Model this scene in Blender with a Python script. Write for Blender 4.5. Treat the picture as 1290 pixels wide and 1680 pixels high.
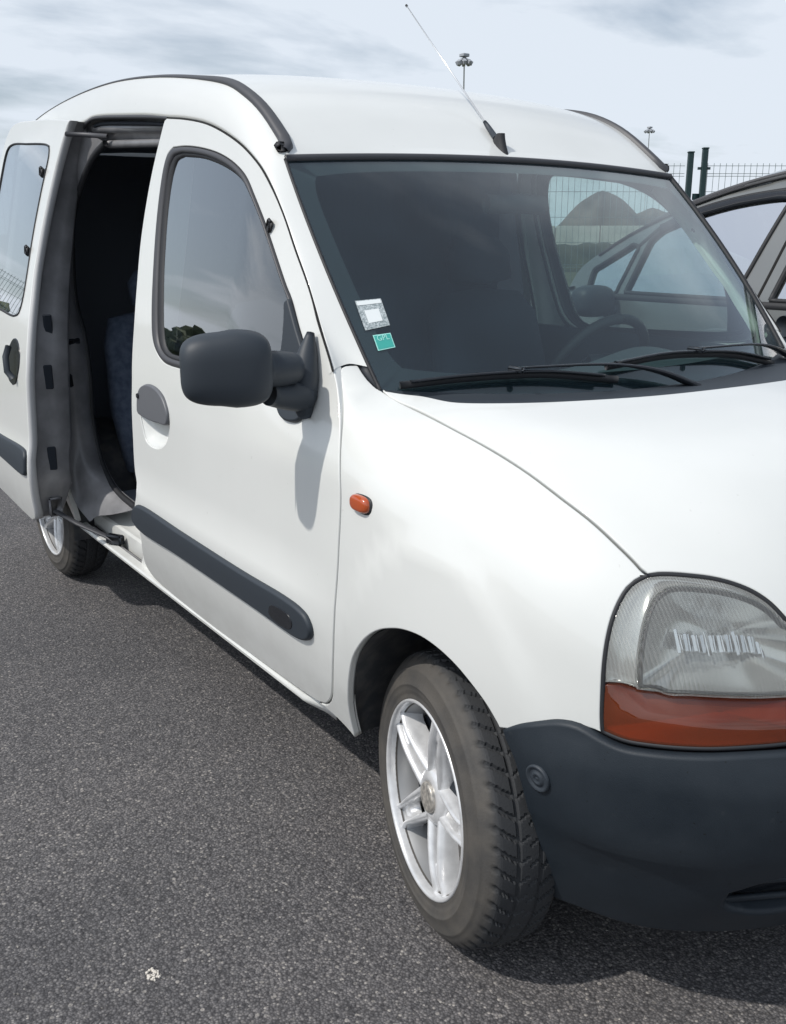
import bpy, math, random
import numpy as np
from mathutils import Vector, Matrix, geometry

random.seed(4); rng = np.random.default_rng(4)
for o in list(bpy.data.objects): bpy.data.objects.remove(o)
scene = bpy.context.scene
col = scene.collection

# ------------------------------------------------------------------ camera
CAM_POS = (1.365, -1.802, 1.366); YAW = math.radians(34.29); PITCH = math.radians(15.89)
fw = Vector((-math.cos(YAW)*math.cos(PITCH), math.sin(YAW)*math.cos(PITCH), -math.sin(PITCH)))
rt = fw.cross(Vector((0, 0, 1))).normalized(); up = rt.cross(fw)
cd = bpy.data.cameras.new('camera'); cam = bpy.data.objects.new('camera', cd); col.objects.link(cam)
cam.matrix_world = Matrix(((rt.x, up.x, -fw.x, CAM_POS[0]), (rt.y, up.y, -fw.y, CAM_POS[1]),
                           (rt.z, up.z, -fw.z, CAM_POS[2]), (0, 0, 0, 1)))
cd.sensor_fit = 'VERTICAL'; cd.sensor_height = 24.0; cd.lens = 24.0*1601.4/1680.0
cd.clip_start = 0.02; cd.clip_end = 20000
scene.camera = cam

# ------------------------------------------------------------------ light
SUN = Vector((-0.12, -0.80, 1.0)).normalized()          # towards the sun
sun_el = math.asin(SUN.z); sun_az = math.atan2(SUN.x, SUN.y)
world = bpy.data.worlds.new('World'); scene.world = world; world.use_nodes = True
wn, wl = world.node_tree.nodes, world.node_tree.links
wn.clear()
w_out = wn.new('ShaderNodeOutputWorld'); w_bg = wn.new('ShaderNodeBackground')
w_sky = wn.new('ShaderNodeTexSky'); w_sky.sky_type = 'NISHITA'; w_sky.sun_disc = False
w_sky.sun_elevation = sun_el; w_sky.sun_rotation = sun_az
w_sky.air_density = 1.0; w_sky.dust_density = 1.6; w_sky.ozone_density = 1.2
w_tc = wn.new('ShaderNodeTexCoord')
# thin high cloud: direction flattened onto a cloud deck
w_sep = wn.new('ShaderNodeSeparateXYZ'); wl.new(w_tc.outputs['Generated'], w_sep.inputs[0])
def wmath(op, a, b=None, c=None):
    n = wn.new('ShaderNodeMath'); n.operation = op
    for i, v in enumerate((a, b, c)):
        if v is None: continue
        if isinstance(v, (int, float)): n.inputs[i].default_value = v
        else: wl.new(v, n.inputs[i])
    return n.outputs[0]
zz = wmath('ADD', wmath('MAXIMUM', w_sep.outputs['Z'], 0.0), 0.16)
w_cmb = wn.new('ShaderNodeCombineXYZ')
wl.new(wmath('DIVIDE', w_sep.outputs['X'], zz), w_cmb.inputs[0])
wl.new(wmath('DIVIDE', w_sep.outputs['Y'], zz), w_cmb.inputs[1])
COVER = (11.1, -8.3, 0)
def wnoise(scale, detail, rough, dist, sx=1, sy=1, loc=(3, 1, 0)):
    m = wn.new('ShaderNodeMapping'); m.inputs['Scale'].default_value = (sx, sy, 1)
    m.inputs['Rotation'].default_value = (0, 0, 0.6); m.inputs['Location'].default_value = loc
    wl.new(w_cmb.outputs[0], m.inputs[0])
    n = wn.new('ShaderNodeTexNoise'); n.inputs['Scale'].default_value = scale
    n.inputs['Detail'].default_value = detail; n.inputs['Roughness'].default_value = rough
    n.inputs['Distortion'].default_value = dist
    wl.new(m.outputs[0], n.inputs['Vector']); return n.outputs['Fac']
cl = wmath('ADD', wmath('MULTIPLY', wnoise(1.5, 6, .52, .3, 1, .7), .62), wmath('MULTIPLY', wnoise(3.6, 6, .55, .2, 1, .6), .38))
# seen low down, the cloud sheet is looked through edge-on and closes up
low = wmath('SUBTRACT', 1.0, wmath('MINIMUM', wmath('MULTIPLY', wmath('MAXIMUM', w_sep.outputs['Z'], 0.0), 3.7), 1.0))
cov = wnoise(.42, 2, .5, 0., 1, 1, COVER)                  # where the sheet is thicker and where it breaks up
cl = wmath('ADD', cl, wmath('MULTIPLY_ADD', low, .26, -.10))
cl = wmath('ADD', cl, wmath('MULTIPLY_ADD', cov, 1.1, -.52))
w_rmp = wn.new('ShaderNodeValToRGB'); wl.new(cl, w_rmp.inputs[0])
w_rmp.color_ramp.elements[0].position = .41; w_rmp.color_ramp.elements[0].color = (.36, .36, .36, 1)
w_rmp.color_ramp.elements[1].position = .585; w_rmp.color_ramp.elements[1].color = (.96, .96, .96, 1)
w_mix = wn.new('ShaderNodeMixRGB'); w_mix.blend_type = 'MIX'
wl.new(w_rmp.outputs[0], w_mix.inputs[0]); wl.new(w_sky.outputs[0], w_mix.inputs[1])
# thin cloud lit from above; it scatters more light forward, so it brightens towards the sun
w_dot = wn.new('ShaderNodeVectorMath'); w_dot.operation = 'DOT_PRODUCT'; wl.new(w_tc.outputs['Generated'], w_dot.inputs[0]); w_dot.inputs[1].default_value = SUN
fwd = wmath('ADD', wmath('MULTIPLY', wmath('POWER', wmath('MAXIMUM', w_dot.outputs['Value'], 0.0), 5.0), 1.4), 1.0)
w_cld = wn.new('ShaderNodeVectorMath'); w_cld.operation = 'SCALE'; w_cld.inputs[0].default_value = (8.3, 9.05, 10.0); wl.new(fwd, w_cld.inputs['Scale'])
wl.new(w_cld.outputs[0], w_mix.inputs[2])
wl.new(w_mix.outputs[0], w_bg.inputs[0]); w_bg.inputs[1].default_value = 0.085
wl.new(w_bg.outputs[0], w_out.inputs[0])
sl = bpy.data.lights.new('sun', 'SUN'); sl.energy = 2.7; sl.angle = math.radians(0.9); sl.color = (1.0, .955, .89)
so = bpy.data.objects.new('sun', sl); col.objects.link(so); so.location = (-3, -6, 9)
so.rotation_euler = SUN.to_track_quat('Z', 'Y').to_euler()
vs = scene.view_settings; vs.view_transform = 'Standard'; vs.look = 'None'; vs.gamma = 1.0; vs.exposure = 0.14
vs.use_curve_mapping = False
scene.cycles.max_bounces = 8; scene.cycles.transparent_max_bounces = 16

# ------------------------------------------------------------------ materials
def pbr(name, c, rough=.5, metal=0., coat=0., spec=.5, coat_rough=.05):
    m = bpy.data.materials.new(name); m.use_nodes = True
    b = m.node_tree.nodes['Principled BSDF']
    b.inputs['Base Color'].default_value = (*c, 1); b.inputs['Roughness'].default_value = rough
    b.inputs['Metallic'].default_value = metal; b.inputs['Coat Weight'].default_value = coat
    b.inputs['Coat Roughness'].default_value = coat_rough; b.inputs['Specular IOR Level'].default_value = spec
    return m
def nd(m, t, **k):
    n = m.node_tree.nodes.new(t)
    for a, v in k.items():
        if a in n.inputs: n.inputs[a].default_value = v
        else: setattr(n, a, v)
    return n
def lk(m, a, b): m.node_tree.links.new(a, b)
def coords(m, kind='Object'): return nd(m, 'ShaderNodeTexCoord').outputs[kind]
def noise(m, vec, scale, detail=4., rough=.55, dist=0.):
    n = nd(m, 'ShaderNodeTexNoise', Scale=scale, Detail=detail, Roughness=rough, Distortion=dist); lk(m, vec, n.inputs['Vector']); return n.outputs['Fac']
def ramp(m, fac, stops):
    r = nd(m, 'ShaderNodeValToRGB'); lk(m, fac, r.inputs[0]); e = r.color_ramp.elements
    while len(e) < len(stops): e.new(.5)
    for k, (p, c) in enumerate(stops): e[k].position = p; e[k].color = (*c, 1) if len(c) == 3 else c
    return r.outputs[0]
def bump(m, h, strength, dist=.01, normal=None):
    b = nd(m, 'ShaderNodeBump', Strength=strength, Distance=dist); lk(m, h, b.inputs['Height'])
    if normal: lk(m, normal, b.inputs['Normal'])
    lk(m, b.outputs[0], m.node_tree.nodes['Principled BSDF'].inputs['Normal']); return b.outputs[0]
def vary(m, scale, c0, c1, p0=.35, p1=.65, rough=None, detail=5., kind='Object'):
    v = coords(m, kind); f = noise(m, v, scale, detail)
    lk(m, ramp(m, f, [(p0, c0), (p1, c1)]), m.node_tree.nodes['Principled BSDF'].inputs['Base Color'])
    if rough: lk(m, ramp(m, f, [(p0, (rough[0],)*3), (p1, (rough[1],)*3)]), m.node_tree.nodes['Principled BSDF'].inputs['Roughness'])
    return f
M = {}
M['paint'] = pbr('white_paint', (.70, .712, .688), .35, coat=.7, coat_rough=.06)
vary(M['paint'], 2.2, (.675, .688, .665), (.71, .722, .70), rough=(.38, .30))
m = M['paint']; pb = m.node_tree.nodes['Principled BSDF']; old = pb.inputs['Base Color'].links[0].from_socket; v = coords(m)    # road film low on the panels, and stray specks
sz = nd(m, 'ShaderNodeSeparateXYZ'); lk(m, v, sz.inputs[0])
fz = nd(m, 'ShaderNodeMapRange'); lk(m, sz.outputs['Z'], fz.inputs[0]); fz.inputs[1].default_value = .62; fz.inputs[2].default_value = .28; fz.inputs[3].default_value = 0.; fz.inputs[4].default_value = .30
fm = nd(m, 'ShaderNodeMath', operation='MULTIPLY'); lk(m, fz.outputs[0], fm.inputs[0]); lk(m, ramp(m, noise(m, v, 11., 8., .65), [(.35, (.15,)*3), (.7, (1,)*3)]), fm.inputs[1])
spk = ramp(m, noise(m, v, 70., 2., .5), [(.74, (0, 0, 0)), (.80, (.22, .22, .22))]); fa = nd(m, 'ShaderNodeMath', operation='ADD'); lk(m, fm.outputs[0], fa.inputs[0]); lk(m, spk, fa.inputs[1])
mp = nd(m, 'ShaderNodeMixRGB'); lk(m, fa.outputs[0], mp.inputs[0]); lk(m, old, mp.inputs[1]); mp.inputs[2].default_value = (.36, .345, .315, 1); lk(m, mp.outputs[0], pb.inputs['Base Color'])
M['jamb'] = pbr('grey_jamb_paint', (.20, .205, .215), .45, coat=.3)
vary(M['jamb'], 9., (.15, .15, .156), (.24, .24, .248))
M['plastic'] = pbr('charcoal_plastic', (.028, .036, .046), .55, spec=.45)
f = noise(M['plastic'], coords(M['plastic']), 900, 2); bump(M['plastic'], f, .12, .0006)
M['bumper'] = pbr('bumper_plastic', (.032, .040, .052), .46, spec=.38)
fv = vary(M['bumper'], 6., (.012, .018, .025), (.019, .026, .034), rough=(.46, .60))
m = M['bumper']; pb = m.node_tree.nodes['Principled BSDF']; v = coords(m); old = pb.inputs['Base Color'].links[0].from_socket    # insect specks, pale scuffs, moulded grain
mp = nd(m, 'ShaderNodeMixRGB'); lk(m, ramp(m, noise(m, v, 120., 2.), [(.725, (0, 0, 0)), (.755, (.9, .9, .9))]), mp.inputs[0]); lk(m, old, mp.inputs[1]); mp.inputs[2].default_value = (.006, .006, .006, 1)
mq = nd(m, 'ShaderNodeMixRGB'); lk(m, ramp(m, noise(m, v, 26., 9., .7), [(.62, (0, 0, 0)), (.85, (.35, .35, .35))]), mq.inputs[0]); lk(m, mp.outputs[0], mq.inputs[1]); mq.inputs[2].default_value = (.10, .105, .11, 1)
lk(m, mq.outputs[0], pb.inputs['Base Color']); bump(m, noise(m, v, 520, 3), .30, .0010)
M['rubber'] = pbr('black_rubber', (.018, .019, .022), .6)
M['seal'] = pbr('grey_rubber_seal', (.055, .056, .062), .5)
M['black'] = pbr('gloss_black', (.012, .014, .018), .25)
M['dark'] = pbr('dark_inside', (.008, .013, .021), .8)
M['lining'] = pbr('cargo_lining', (.17, .19, .23), .8)
M['gap'] = pbr('gap_dark', (.01, .01, .01), .9)
M['cabin'] = pbr('cabin_trim', (.028, .036, .046), .7)
M['jamb_hem'] = pbr('door_hem_paint', (.46, .465, .47), .45)
M['seat'] = pbr('seat_cloth', (.014, .021, .034), .9)
M['benchcloth'] = pbr('bench_cloth', (.07, .09, .13), .9); vary(M['benchcloth'], 40., (.05, .068, .105), (.09, .115, .165))
M['handle'] = pbr('grey_handle', (.115, .12, .132), .45)
M['liner'] = pbr('arch_liner', (.03, .032, .036), .8); vary(M['liner'], 25, (.045, .048, .054), (.10, .098, .094), .40, .75)
M['rim'] = pbr('alloy_silver', (.62, .625, .63), .30, metal=.35, coat=.5)
M['barrel'] = pbr('rim_barrel', (.30, .305, .31), .4, metal=.4)
vary(M['rim'], 30., (.56, .565, .57), (.70, .705, .71), .3, .55)
M['steel'] = pbr('brake_steel', (.16, .15, .14), .5, metal=.8)
M['chrome'] = pbr('chrome', (.75, .76, .78), .12, metal=1.)
M['capm'] = pbr('worn_cap', (.42, .36, .28), .4, metal=.5); vary(M['capm'], 90, (.26, .25, .23), (.60, .56, .50))
M['amber_solid'] = pbr('amber_solid', (.125, .026, .009), .22, coat=.9)
M['orange'] = pbr('orange_lens', (.42, .075, .018), .16, coat=.8)
M['paper'] = pbr('paper', (.72, .76, .76), .8)
M['holder'] = pbr('plastic_holder', (.33, .37, .38), .3, coat=.4); vary(M['holder'], 260, (.16, .20, .21), (.55, .60, .61))
M['green'] = pbr('green_sticker', (.045, .36, .31), .4, coat=.3)
M['sticker_print'] = pbr('sticker_print', (.35, .72, .66), .5)
M['ant'] = pbr('antenna_metal', (.72, .73, .74), .25, metal=.6)
# tyre: dusty brown sidewall, black tread
M['tyre'] = pbr('tyre_rubber', (.03, .03, .032), .75)
m = M['tyre']; v = coords(m)
n1 = noise(m, v, 14, 6); att = nd(m, 'ShaderNodeAttribute', attribute_name='wall')
mul = nd(m, 'ShaderNodeMath', operation='MULTIPLY'); lk(m, att.outputs['Fac'], mul.inputs[0])
lk(m, ramp(m, n1, [(.28, (.35,)*3), (.62, (1,)*3)]), mul.inputs[1])
mx = nd(m, 'ShaderNodeMixRGB'); lk(m, mul.outputs[0], mx.inputs[0]); mx.inputs[1].default_value = (.026, .028, .031, 1); mx.inputs[2].default_value = (.080, .073, .064, 1)
lk(m, mx.outputs[0], m.node_tree.nodes['Principled BSDF'].inputs['Base Color'])
rg = nd(m, 'ShaderNodeTexWave', Scale=17.); rg.wave_type = 'RINGS'; rg.rings_direction = 'Y'; lk(m, v, rg.inputs['Vector'])
rm = nd(m, 'ShaderNodeMath', operation='MULTIPLY'); lk(m, rg.outputs['Fac'], rm.inputs[0]); lk(m, att.outputs['Fac'], rm.inputs[1])
ra_ = nd(m, 'ShaderNodeMath', operation='ADD'); lk(m, rm.outputs[0], ra_.inputs[0]); lk(m, noise(m, v, 260, 4), ra_.inputs[1])
bump(m, ra_.outputs[0], .35, .002)

def glass(name, tint, ior=1.5, haze=0., haze_col=(.5, .55, .58), rough=0.0, boost=1.0):
    m = bpy.data.materials.new(name); m.use_nodes = True; nt = m.node_tree; nt.nodes.clear()
    out = nd(m, 'ShaderNodeOutputMaterial'); tr = nd(m, 'ShaderNodeBsdfTransparent'); tr.inputs[0].default_value = (*tint, 1)
    gl = nd(m, 'ShaderNodeBsdfGlossy', Roughness=rough); gl.inputs[0].default_value = (1, 1, 1, 1)
    fr = nd(m, 'ShaderNodeFresnel', IOR=ior); base = tr.outputs[0]
    gm = nd(m, 'ShaderNodeNewGeometry'); io = nd(m, 'ShaderNodeMath', operation='MULTIPLY_ADD')    # a thin pane reflects alike from both sides
    lk(m, gm.outputs['Backfacing'], io.inputs[0]); io.inputs[1].default_value = 1/ior-ior; io.inputs[2].default_value = ior; lk(m, io.outputs[0], fr.inputs['IOR'])
    if haze > 0:                                                 # dust film on the pane, its tint set per glass
        df = nd(m, 'ShaderNodeBsdfDiffuse'); df.inputs[0].default_value = (*haze_col, 1)
        nz = noise(m, coords(m), 3.5, 5); hz = ramp(m, nz, [(.3, (haze*.55,)*3), (.7, (haze*1.3,)*3)])
        mh = nd(m, 'ShaderNodeMixShader'); lk(m, hz, mh.inputs[0]); lk(m, base, mh.inputs[1]); lk(m, df.outputs[0], mh.inputs[2]); base = mh.outputs[0]
    fac = fr.outputs[0]
    if boost != 1.0:
        mm = nd(m, 'ShaderNodeMath', operation='MULTIPLY', use_clamp=True); lk(m, fac, mm.inputs[0]); mm.inputs[1].default_value = boost; fac = mm.outputs[0]
    mx = nd(m, 'ShaderNodeMixShader'); lk(m, fac, mx.inputs[0]); lk(m, base, mx.inputs[1]); lk(m, gl.outputs[0], mx.inputs[2])
    lk(m, mx.outputs[0], out.inputs[0]); return m
M['glass'] = glass('windscreen_glass', (.76, .93, .88), 1.5, boost=1.7, haze=.03, haze_col=(.20, .36, .50))  # dust film tinted blue, painting in the cool tone of shadow and reflection
M['sideglass'] = glass('side_glass', (.62, .70, .71), 1.55, haze=.006, boost=3.2)
M['cglass'] = glass('car_glass', (.55, .68, .62), 1.6, haze=.05, haze_col=(.5, .62, .57), boost=11.0)
M['privglass'] = glass('rear_side_glass', (.25, .30, .31), 1.6, haze=.05, boost=2.6)
M['amber'] = glass('amber_lens', (.62, .15, .03), 1.5, haze=.42, haze_col=(.22, .055, .018), rough=.04, boost=1.5)
M['lens_old'] = glass('lamp_lens', (.80, .82, .80), 1.5, haze=.22, haze_col=(.62, .62, .58), rough=.06)

def fluted(name, scale, lo, hi, rough):
    m = glass(name, (.80, .82, .80), 1.5, haze=.2, haze_col=(.70, .70, .67), rough=rough); nt = m.node_tree
    v = coords(m); wv = nd(m, 'ShaderNodeTexWave', Scale=scale, Distortion=.0); wv.bands_direction = 'Y'; lk(m, v, wv.inputs['Vector'])
    zone = noise(m, v, 16., 3.); mu = nd(m, 'ShaderNodeMath', operation='MULTIPLY'); lk(m, wv.outputs['Fac'], mu.inputs[0]); lk(m, ramp(m, zone, [(.42, (.15,)*3), (.60, (1,)*3)]), mu.inputs[1])
    r = ramp(m, mu.outputs[0], [(.0, (lo,)*3), (1., (hi,)*3)])  # light and dark of the flutes painted as bands of haze
    bp = nd(m, 'ShaderNodeBump', Strength=.35, Distance=.002); lk(m, wv.outputs['Fac'], bp.inputs['Height'])
    for n in nt.nodes:
        if n.type == 'MIX_SHADER' and n.inputs[2].links and n.inputs[2].links[0].from_node.type == 'BSDF_DIFFUSE': lk(m, r, n.inputs[0])
        if n.type == 'BSDF_GLOSSY': lk(m, bp.outputs[0], n.inputs['Normal'])
    return m
M['lens'] = fluted('lamp_lens', 62., .10, .19, .04); M['flute'] = fluted('side_lens', 85., .20, .34, .10)

# ------------------------------------------------------------------ mesh helpers
def mk(name, V, F, mat, parent=None, N=None, smooth=True):
    me = bpy.data.meshes.new(name); me.from_pydata([tuple(map(float, v)) for v in V], [], [tuple(map(int, f)) for f in F]); me.update()
    if smooth: me.polygons.foreach_set('use_smooth', [True]*len(me.polygons))
    if N is not None: me.normals_split_custom_set_from_vertices([tuple(map(float, n)) for n in N])
    me.materials.append(M[mat] if isinstance(mat, str) else mat)
    o = bpy.data.objects.new(name, me); col.objects.link(o)
    if parent: o.parent = parent
    return o
def thing(name, label, cat, loc=(0, 0, 0), group=None):
    o = bpy.data.objects.new(name, None); col.objects.link(o); o.location = loc; o.empty_display_size = .2
    o['label'] = label; o['category'] = cat
    if group: o['group'] = group
    return o
def local(o, parent):
    "parent a world-space mesh under an empty that is not at the origin"
    o.matrix_parent_inverse = Matrix.Translation(parent.location).inverted(); return o
def bez(P, Q, R, t): return (1-t)**2*P+2*t*(1-t)*Q+t*t*R
def spline(P, step=.012, closed=False):
    "centripetal-like Catmull-Rom resample of a polyline"
    P = np.array(P, float); n = len(P)
    if n < 3 and not closed:
        k = max(2, int(np.linalg.norm(P[-1]-P[0])/step)+1); return P[0]+(P[-1]-P[0])*np.linspace(0, 1, k)[:, None]
    if closed: E = np.vstack([P[-1:], P, P[:2]])
    else: E = np.vstack([2*P[0]-P[1], P, 2*P[-1]-P[-2]])
    out = []
    for i in range(1, len(E)-2):
        p0, p1, p2, p3 = E[i-1], E[i], E[i+1], E[i+2]
        d0, d1, d2 = [max(np.linalg.norm(b-a), 1e-6)**.5 for a, b in ((p0, p1), (p1, p2), (p2, p3))]
        m1 = d1*((p1-p0)/d0-(p2-p0)/(d0+d1)+(p2-p1)/d1); m2 = d1*((p2-p1)/d1-(p3-p1)/(d1+d2)+(p3-p2)/d2)
        k = max(1, int(round(np.linalg.norm(p2-p1)/step)))
        for t in np.arange(k)/k:
            out.append((2*t**3-3*t*t+1)*p1+(t**3-2*t*t+t)*m1+(-2*t**3+3*t*t)*p2+(t**3-t*t)*m2)
    if not closed: out.append(E[-2])
    return np.array(out)
def grid_faces(nu, nv, cu=False, cv=False, off=0):
    F = []
    for i in range(nu if cu else nu-1):
        for j in range(nv if cv else nv-1):
            a = i*nv+j; b = ((i+1) % nu)*nv+j; c = ((i+1) % nu)*nv+(j+1) % nv; d = i*nv+(j+1) % nv
            F.append((off+a, off+b, off+c, off+d))
    return F
def sheet(name, G, mat, parent=None, cu=False, cv=False, flip=False, thick=0):
    G = np.array(G, float); nu, nv = G.shape[:2]; V = G.reshape(-1, 3); F = grid_faces(nu, nv, cu, cv)
    if flip: F = [f[::-1] for f in F]
    o = mk(name, V, F, mat, parent)
    if thick:
        md = o.modifiers.new('thickness', 'SOLIDIFY'); md.thickness = thick; md.offset = -1
    return o
def tube_geo(path, rad, seg=10, cap=True, squash=None):
    P = np.array(path, float); n = len(P); r = np.broadcast_to(np.array(rad, float), (n,))
    T = np.gradient(P, axis=0); T /= np.linalg.norm(T, axis=1)[:, None]
    ref = np.array([0, 0, 1.]) if abs(T[0][2]) < .9 else np.array([1., 0, 0])
    V = []; a = np.arange(seg)*2*math.pi/seg; nrm = np.cross(T[0], ref); nrm /= np.linalg.norm(nrm)
    for i in range(n):
        nrm = nrm-T[i]*np.dot(nrm, T[i]); nrm /= np.linalg.norm(nrm); b = np.cross(T[i], nrm)
        s1, s2 = squash if squash else (1, 1)
        V += [P[i]+r[i]*(math.cos(x)*nrm*s1+math.sin(x)*b*s2) for x in a]
    F = grid_faces(n, seg, False, True)
    if cap: F += [tuple(range(seg))[::-1], tuple((n-1)*seg+k for k in range(seg))]
    return V, F
def tube(name, path, rad, mat, parent=None, seg=10, squash=None):
    V, F = tube_geo(path, rad, seg, True, squash); return mk(name, V, F, mat, parent)
class MB:
    def __init__(s): s.V = []; s.F = []
    def add(s, V, F):
        o = len(s.V); s.V += [np.array(v, float) for v in V]; s.F += [tuple(o+i for i in f) for f in F]; return s
    def box(s, c, d, rot=None, bev=0.):
        "box with chamfered edges"
        c = np.array(c, float); h = np.array(d, float)/2; b = min(bev, *(h*.9)) if bev else 0
        if not b:
            V = [(x*h[0], y*h[1], z*h[2]) for x in (-1, 1) for y in (-1, 1) for z in (-1, 1)]
            F = [(0, 1, 3, 2), (4, 6, 7, 5), (0, 4, 5, 1), (2, 3, 7, 6), (0, 2, 6, 4), (1, 5, 7, 3)]
        else:
            V = []; idx = {}
            for sx in (-1, 1):
                for sy in (-1, 1):
                    for sz in (-1, 1):
                        for ax in range(3):
                            p = [sx*(h[0]-b), sy*(h[1]-b), sz*(h[2]-b)]; p[ax] = (sx, sy, sz)[ax]*h[ax]
                            idx[sx, sy, sz, ax] = len(V); V.append(tuple(p))
            F = []
            for ax in range(3):
                o1, o2 = (ax+1) % 3, (ax+2) % 3
                for sg in (-1, 1):
                    q = []
                    for a, b2 in ((-1, -1), (1, -1), (1, 1), (-1, 1)):
                        s3 = [0, 0, 0]; s3[ax] = sg; s3[o1] = a; s3[o2] = b2; q.append(idx[(*s3, ax)])
                    F.append(tuple(q if sg > 0 else q[::-1]))
                for a in (-1, 1):
                    for b2 in (-1, 1):
                        k = []
                        for sg, fx in ((-1, o1), (1, o1), (1, o2), (-1, o2)):
                            s3 = [0, 0, 0]; s3[ax] = sg; s3[o1] = a; s3[o2] = b2; k.append(idx[(*s3, fx)])
                        F.append(tuple(k if a*b2 > 0 else k[::-1]))
            for sx in (-1, 1):
                for sy in (-1, 1):
                    for sz in (-1, 1):
                        k = [idx[sx, sy, sz, a] for a in range(3)]; F.append(tuple(k if sx*sy*sz > 0 else k[::-1]))
        V = np.array(V)
        if rot is not None: V = V@np.array(rot.to_3x3()).T
        return s.add(V+c, F)
    def tube(s, path, rad, seg=8, squash=None): return s.add(*tube_geo(path, rad, seg, True, squash))
    def build(s, name, mat, parent=None, smooth=False): return mk(name, s.V, s.F, mat, parent, smooth=smooth)
def lathe_geo(prof, seg=48, axis='y'):
    "prof: list of (radius, along axis)"
    V = []
    for i in range(seg):
        a = 2*math.pi*i/seg; c, s = math.cos(a), math.sin(a)
        V += [(r*s, h, r*c) for r, h in prof]
    return V, grid_faces(seg, len(prof), True, False)

# ------------------------------------------------------------------ body surfaces of the van (metres; x forward, front axle x=0, y to its left)
def lerp_curve(xs,ys):
    xs=np.array(xs,float); ys=np.array(ys,float)
    # monotone-ish cubic (pchip slopes)
    h=np.diff(xs); d=np.diff(ys)/h
    m=np.zeros_like(ys); m[0]=d[0]; m[-1]=d[-1]
    for i in range(1,len(xs)-1):
        if d[i-1]*d[i]>0:
            w1=2*h[i]+h[i-1]; w2=h[i]+2*h[i-1]
            m[i]=(w1+w2)/(w1/d[i-1]+w2/d[i])
    def f(x):
        x=np.asarray(x,float); i=np.clip(np.searchsorted(xs,x)-1,0,len(xs)-2)
        t=(x-xs[i])/h[i]; te=np.clip(t,0,1)
        v=(ys[i]*(1+2*te)*(1-te)**2+m[i]*h[i]*te*(1-te)**2+ys[i+1]*te*te*(3-2*te)+m[i+1]*h[i]*te*te*(te-1))
        return v+np.where(t<0,m[0]*h[0]*t,0)*(i==0)+np.where(t>1,m[-1]*h[-1]*(t-1),0)*(i==len(xs)-2)
    return f
# half-width of the body side against height
P_SIDE=lerp_curve([.20,.25,.30,.36,.42,.50,.57,.61,.645,.69,.76,.86,.95,1.02,1.10,1.20,1.35,1.50,1.60,1.70,1.80,1.95],
                  [.745,.763,.778,.795,.811,.826,.833,.832,.825,.821,.8205,.820,.815,.807,.794,.775,.743,.712,.693,.676,.660,.636])
P_WING=lerp_curve([.20,.25,.30,.36,.42,.50,.57,.64,.72,.80,.88,.95,1.02,1.10,1.20,1.35],
                  [.745,.763,.778,.795,.811,.823,.8285,.830,.829,.826,.821,.815,.807,.794,.775,.743])
FRONT_TAPER=lerp_curve([-.6,-.3,0,.2,.4,.6,.8],[0,0,.006,.022,.052,.10,.17])
REAR_TAPER=lerp_curve([-3.4,-3.0,-2.5,-2.0],[.06,.02,.004,0])
def smoothstep(a,b,x):
    t=np.clip((np.asarray(x)-a)/(b-a),0,1); return t*t*(3-2*t)
def S(x,z):
    x=np.asarray(x,float); z=np.asarray(z,float)
    k=smoothstep(-.55,-.18,x); s=P_SIDE(z)*(1-k)+P_WING(z)*k-FRONT_TAPER(np.clip(x,-.6,.8))-REAR_TAPER(np.clip(x,-3.4,-2.0))
    s=s-.038*smoothstep(-.85,-.33,x)*smoothstep(.88,1.08,z)
    r=np.hypot(x+2.6,z-.29); s=s+.013*(1-smoothstep(.40,.50,r))
    e=np.hypot((x-.04)/.305,(z-.40)/.435)+.10*smoothstep(.40,.10,z)
    s=s+.0085*(1-smoothstep(.93,1.08,e))*smoothstep(.40,.70,z)
    return s
ZR=lerp_curve([-3.3,-2.9,-2.5,-2.0,-1.6,-1.28,-1.1,-1.0,-.93,-.86,-.80,-.74,-.68],
              [1.70,1.795,1.83,1.835,1.812,1.78,1.745,1.712,1.677,1.632,1.585,1.540,1.492])
def roof(x,y):
    return ZR(x)+.004+.022*(1-(np.asarray(y)/.64)**2)
def smax(a,b,r):
    h=np.clip(r-np.abs(a-b),0,None)/r
    return np.maximum(a,b)+h*h*r*.25
HZ=lerp_curve([-.5,-.2,.05,.2,.35,.5,.6,.7],[1.12,1.095,1.068,1.045,1.005,.945,.885,.80])
YC=lerp_curve([-.3,.05,.3,.6],[.64,.60,.52,.44])
def hood(x,y):
    ay=np.abs(y); yc=YC(x)
    w=.03
    sp=w*np.logaddexp(0,(ay-yc)/w)
    base=HZ(x)-.045*(ay/.6)**2-.22*sp
    rise=1.058+(-.335-np.asarray(x))*1.02-(ay-.69)*.35
    return base+.02*np.logaddexp(0,np.clip((rise-base)/.02,-50,50))
XC=lerp_curve([.15,.2,.3,.4,.5,.62,.70,.8,.9,1.0],[.585,.605,.66,.695,.71,.70,.685,.655,.61,.54])
def nose(y,z): return XC(z)-.45*np.abs(y)**2.6
def F_low(p):
    x,y,z=p[...,0],p[...,1],p[...,2]
    a=np.abs(y)-S(x,z); b=(z-hood(x,y))*.95; c=(x-nose(y,z))*.97
    return smax(smax(a,b,.13-.095*smoothstep(-.05,-.34,x)),c,.20)
def F_up(p):
    x,y,z=p[...,0],p[...,1],p[...,2]
    a=np.abs(y)-S(x,z); b=(z-roof(x,y))*.8
    return smax(a,b,.09)
def F_side(p): return np.abs(p[...,1])-S(p[...,0],p[...,2])

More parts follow.
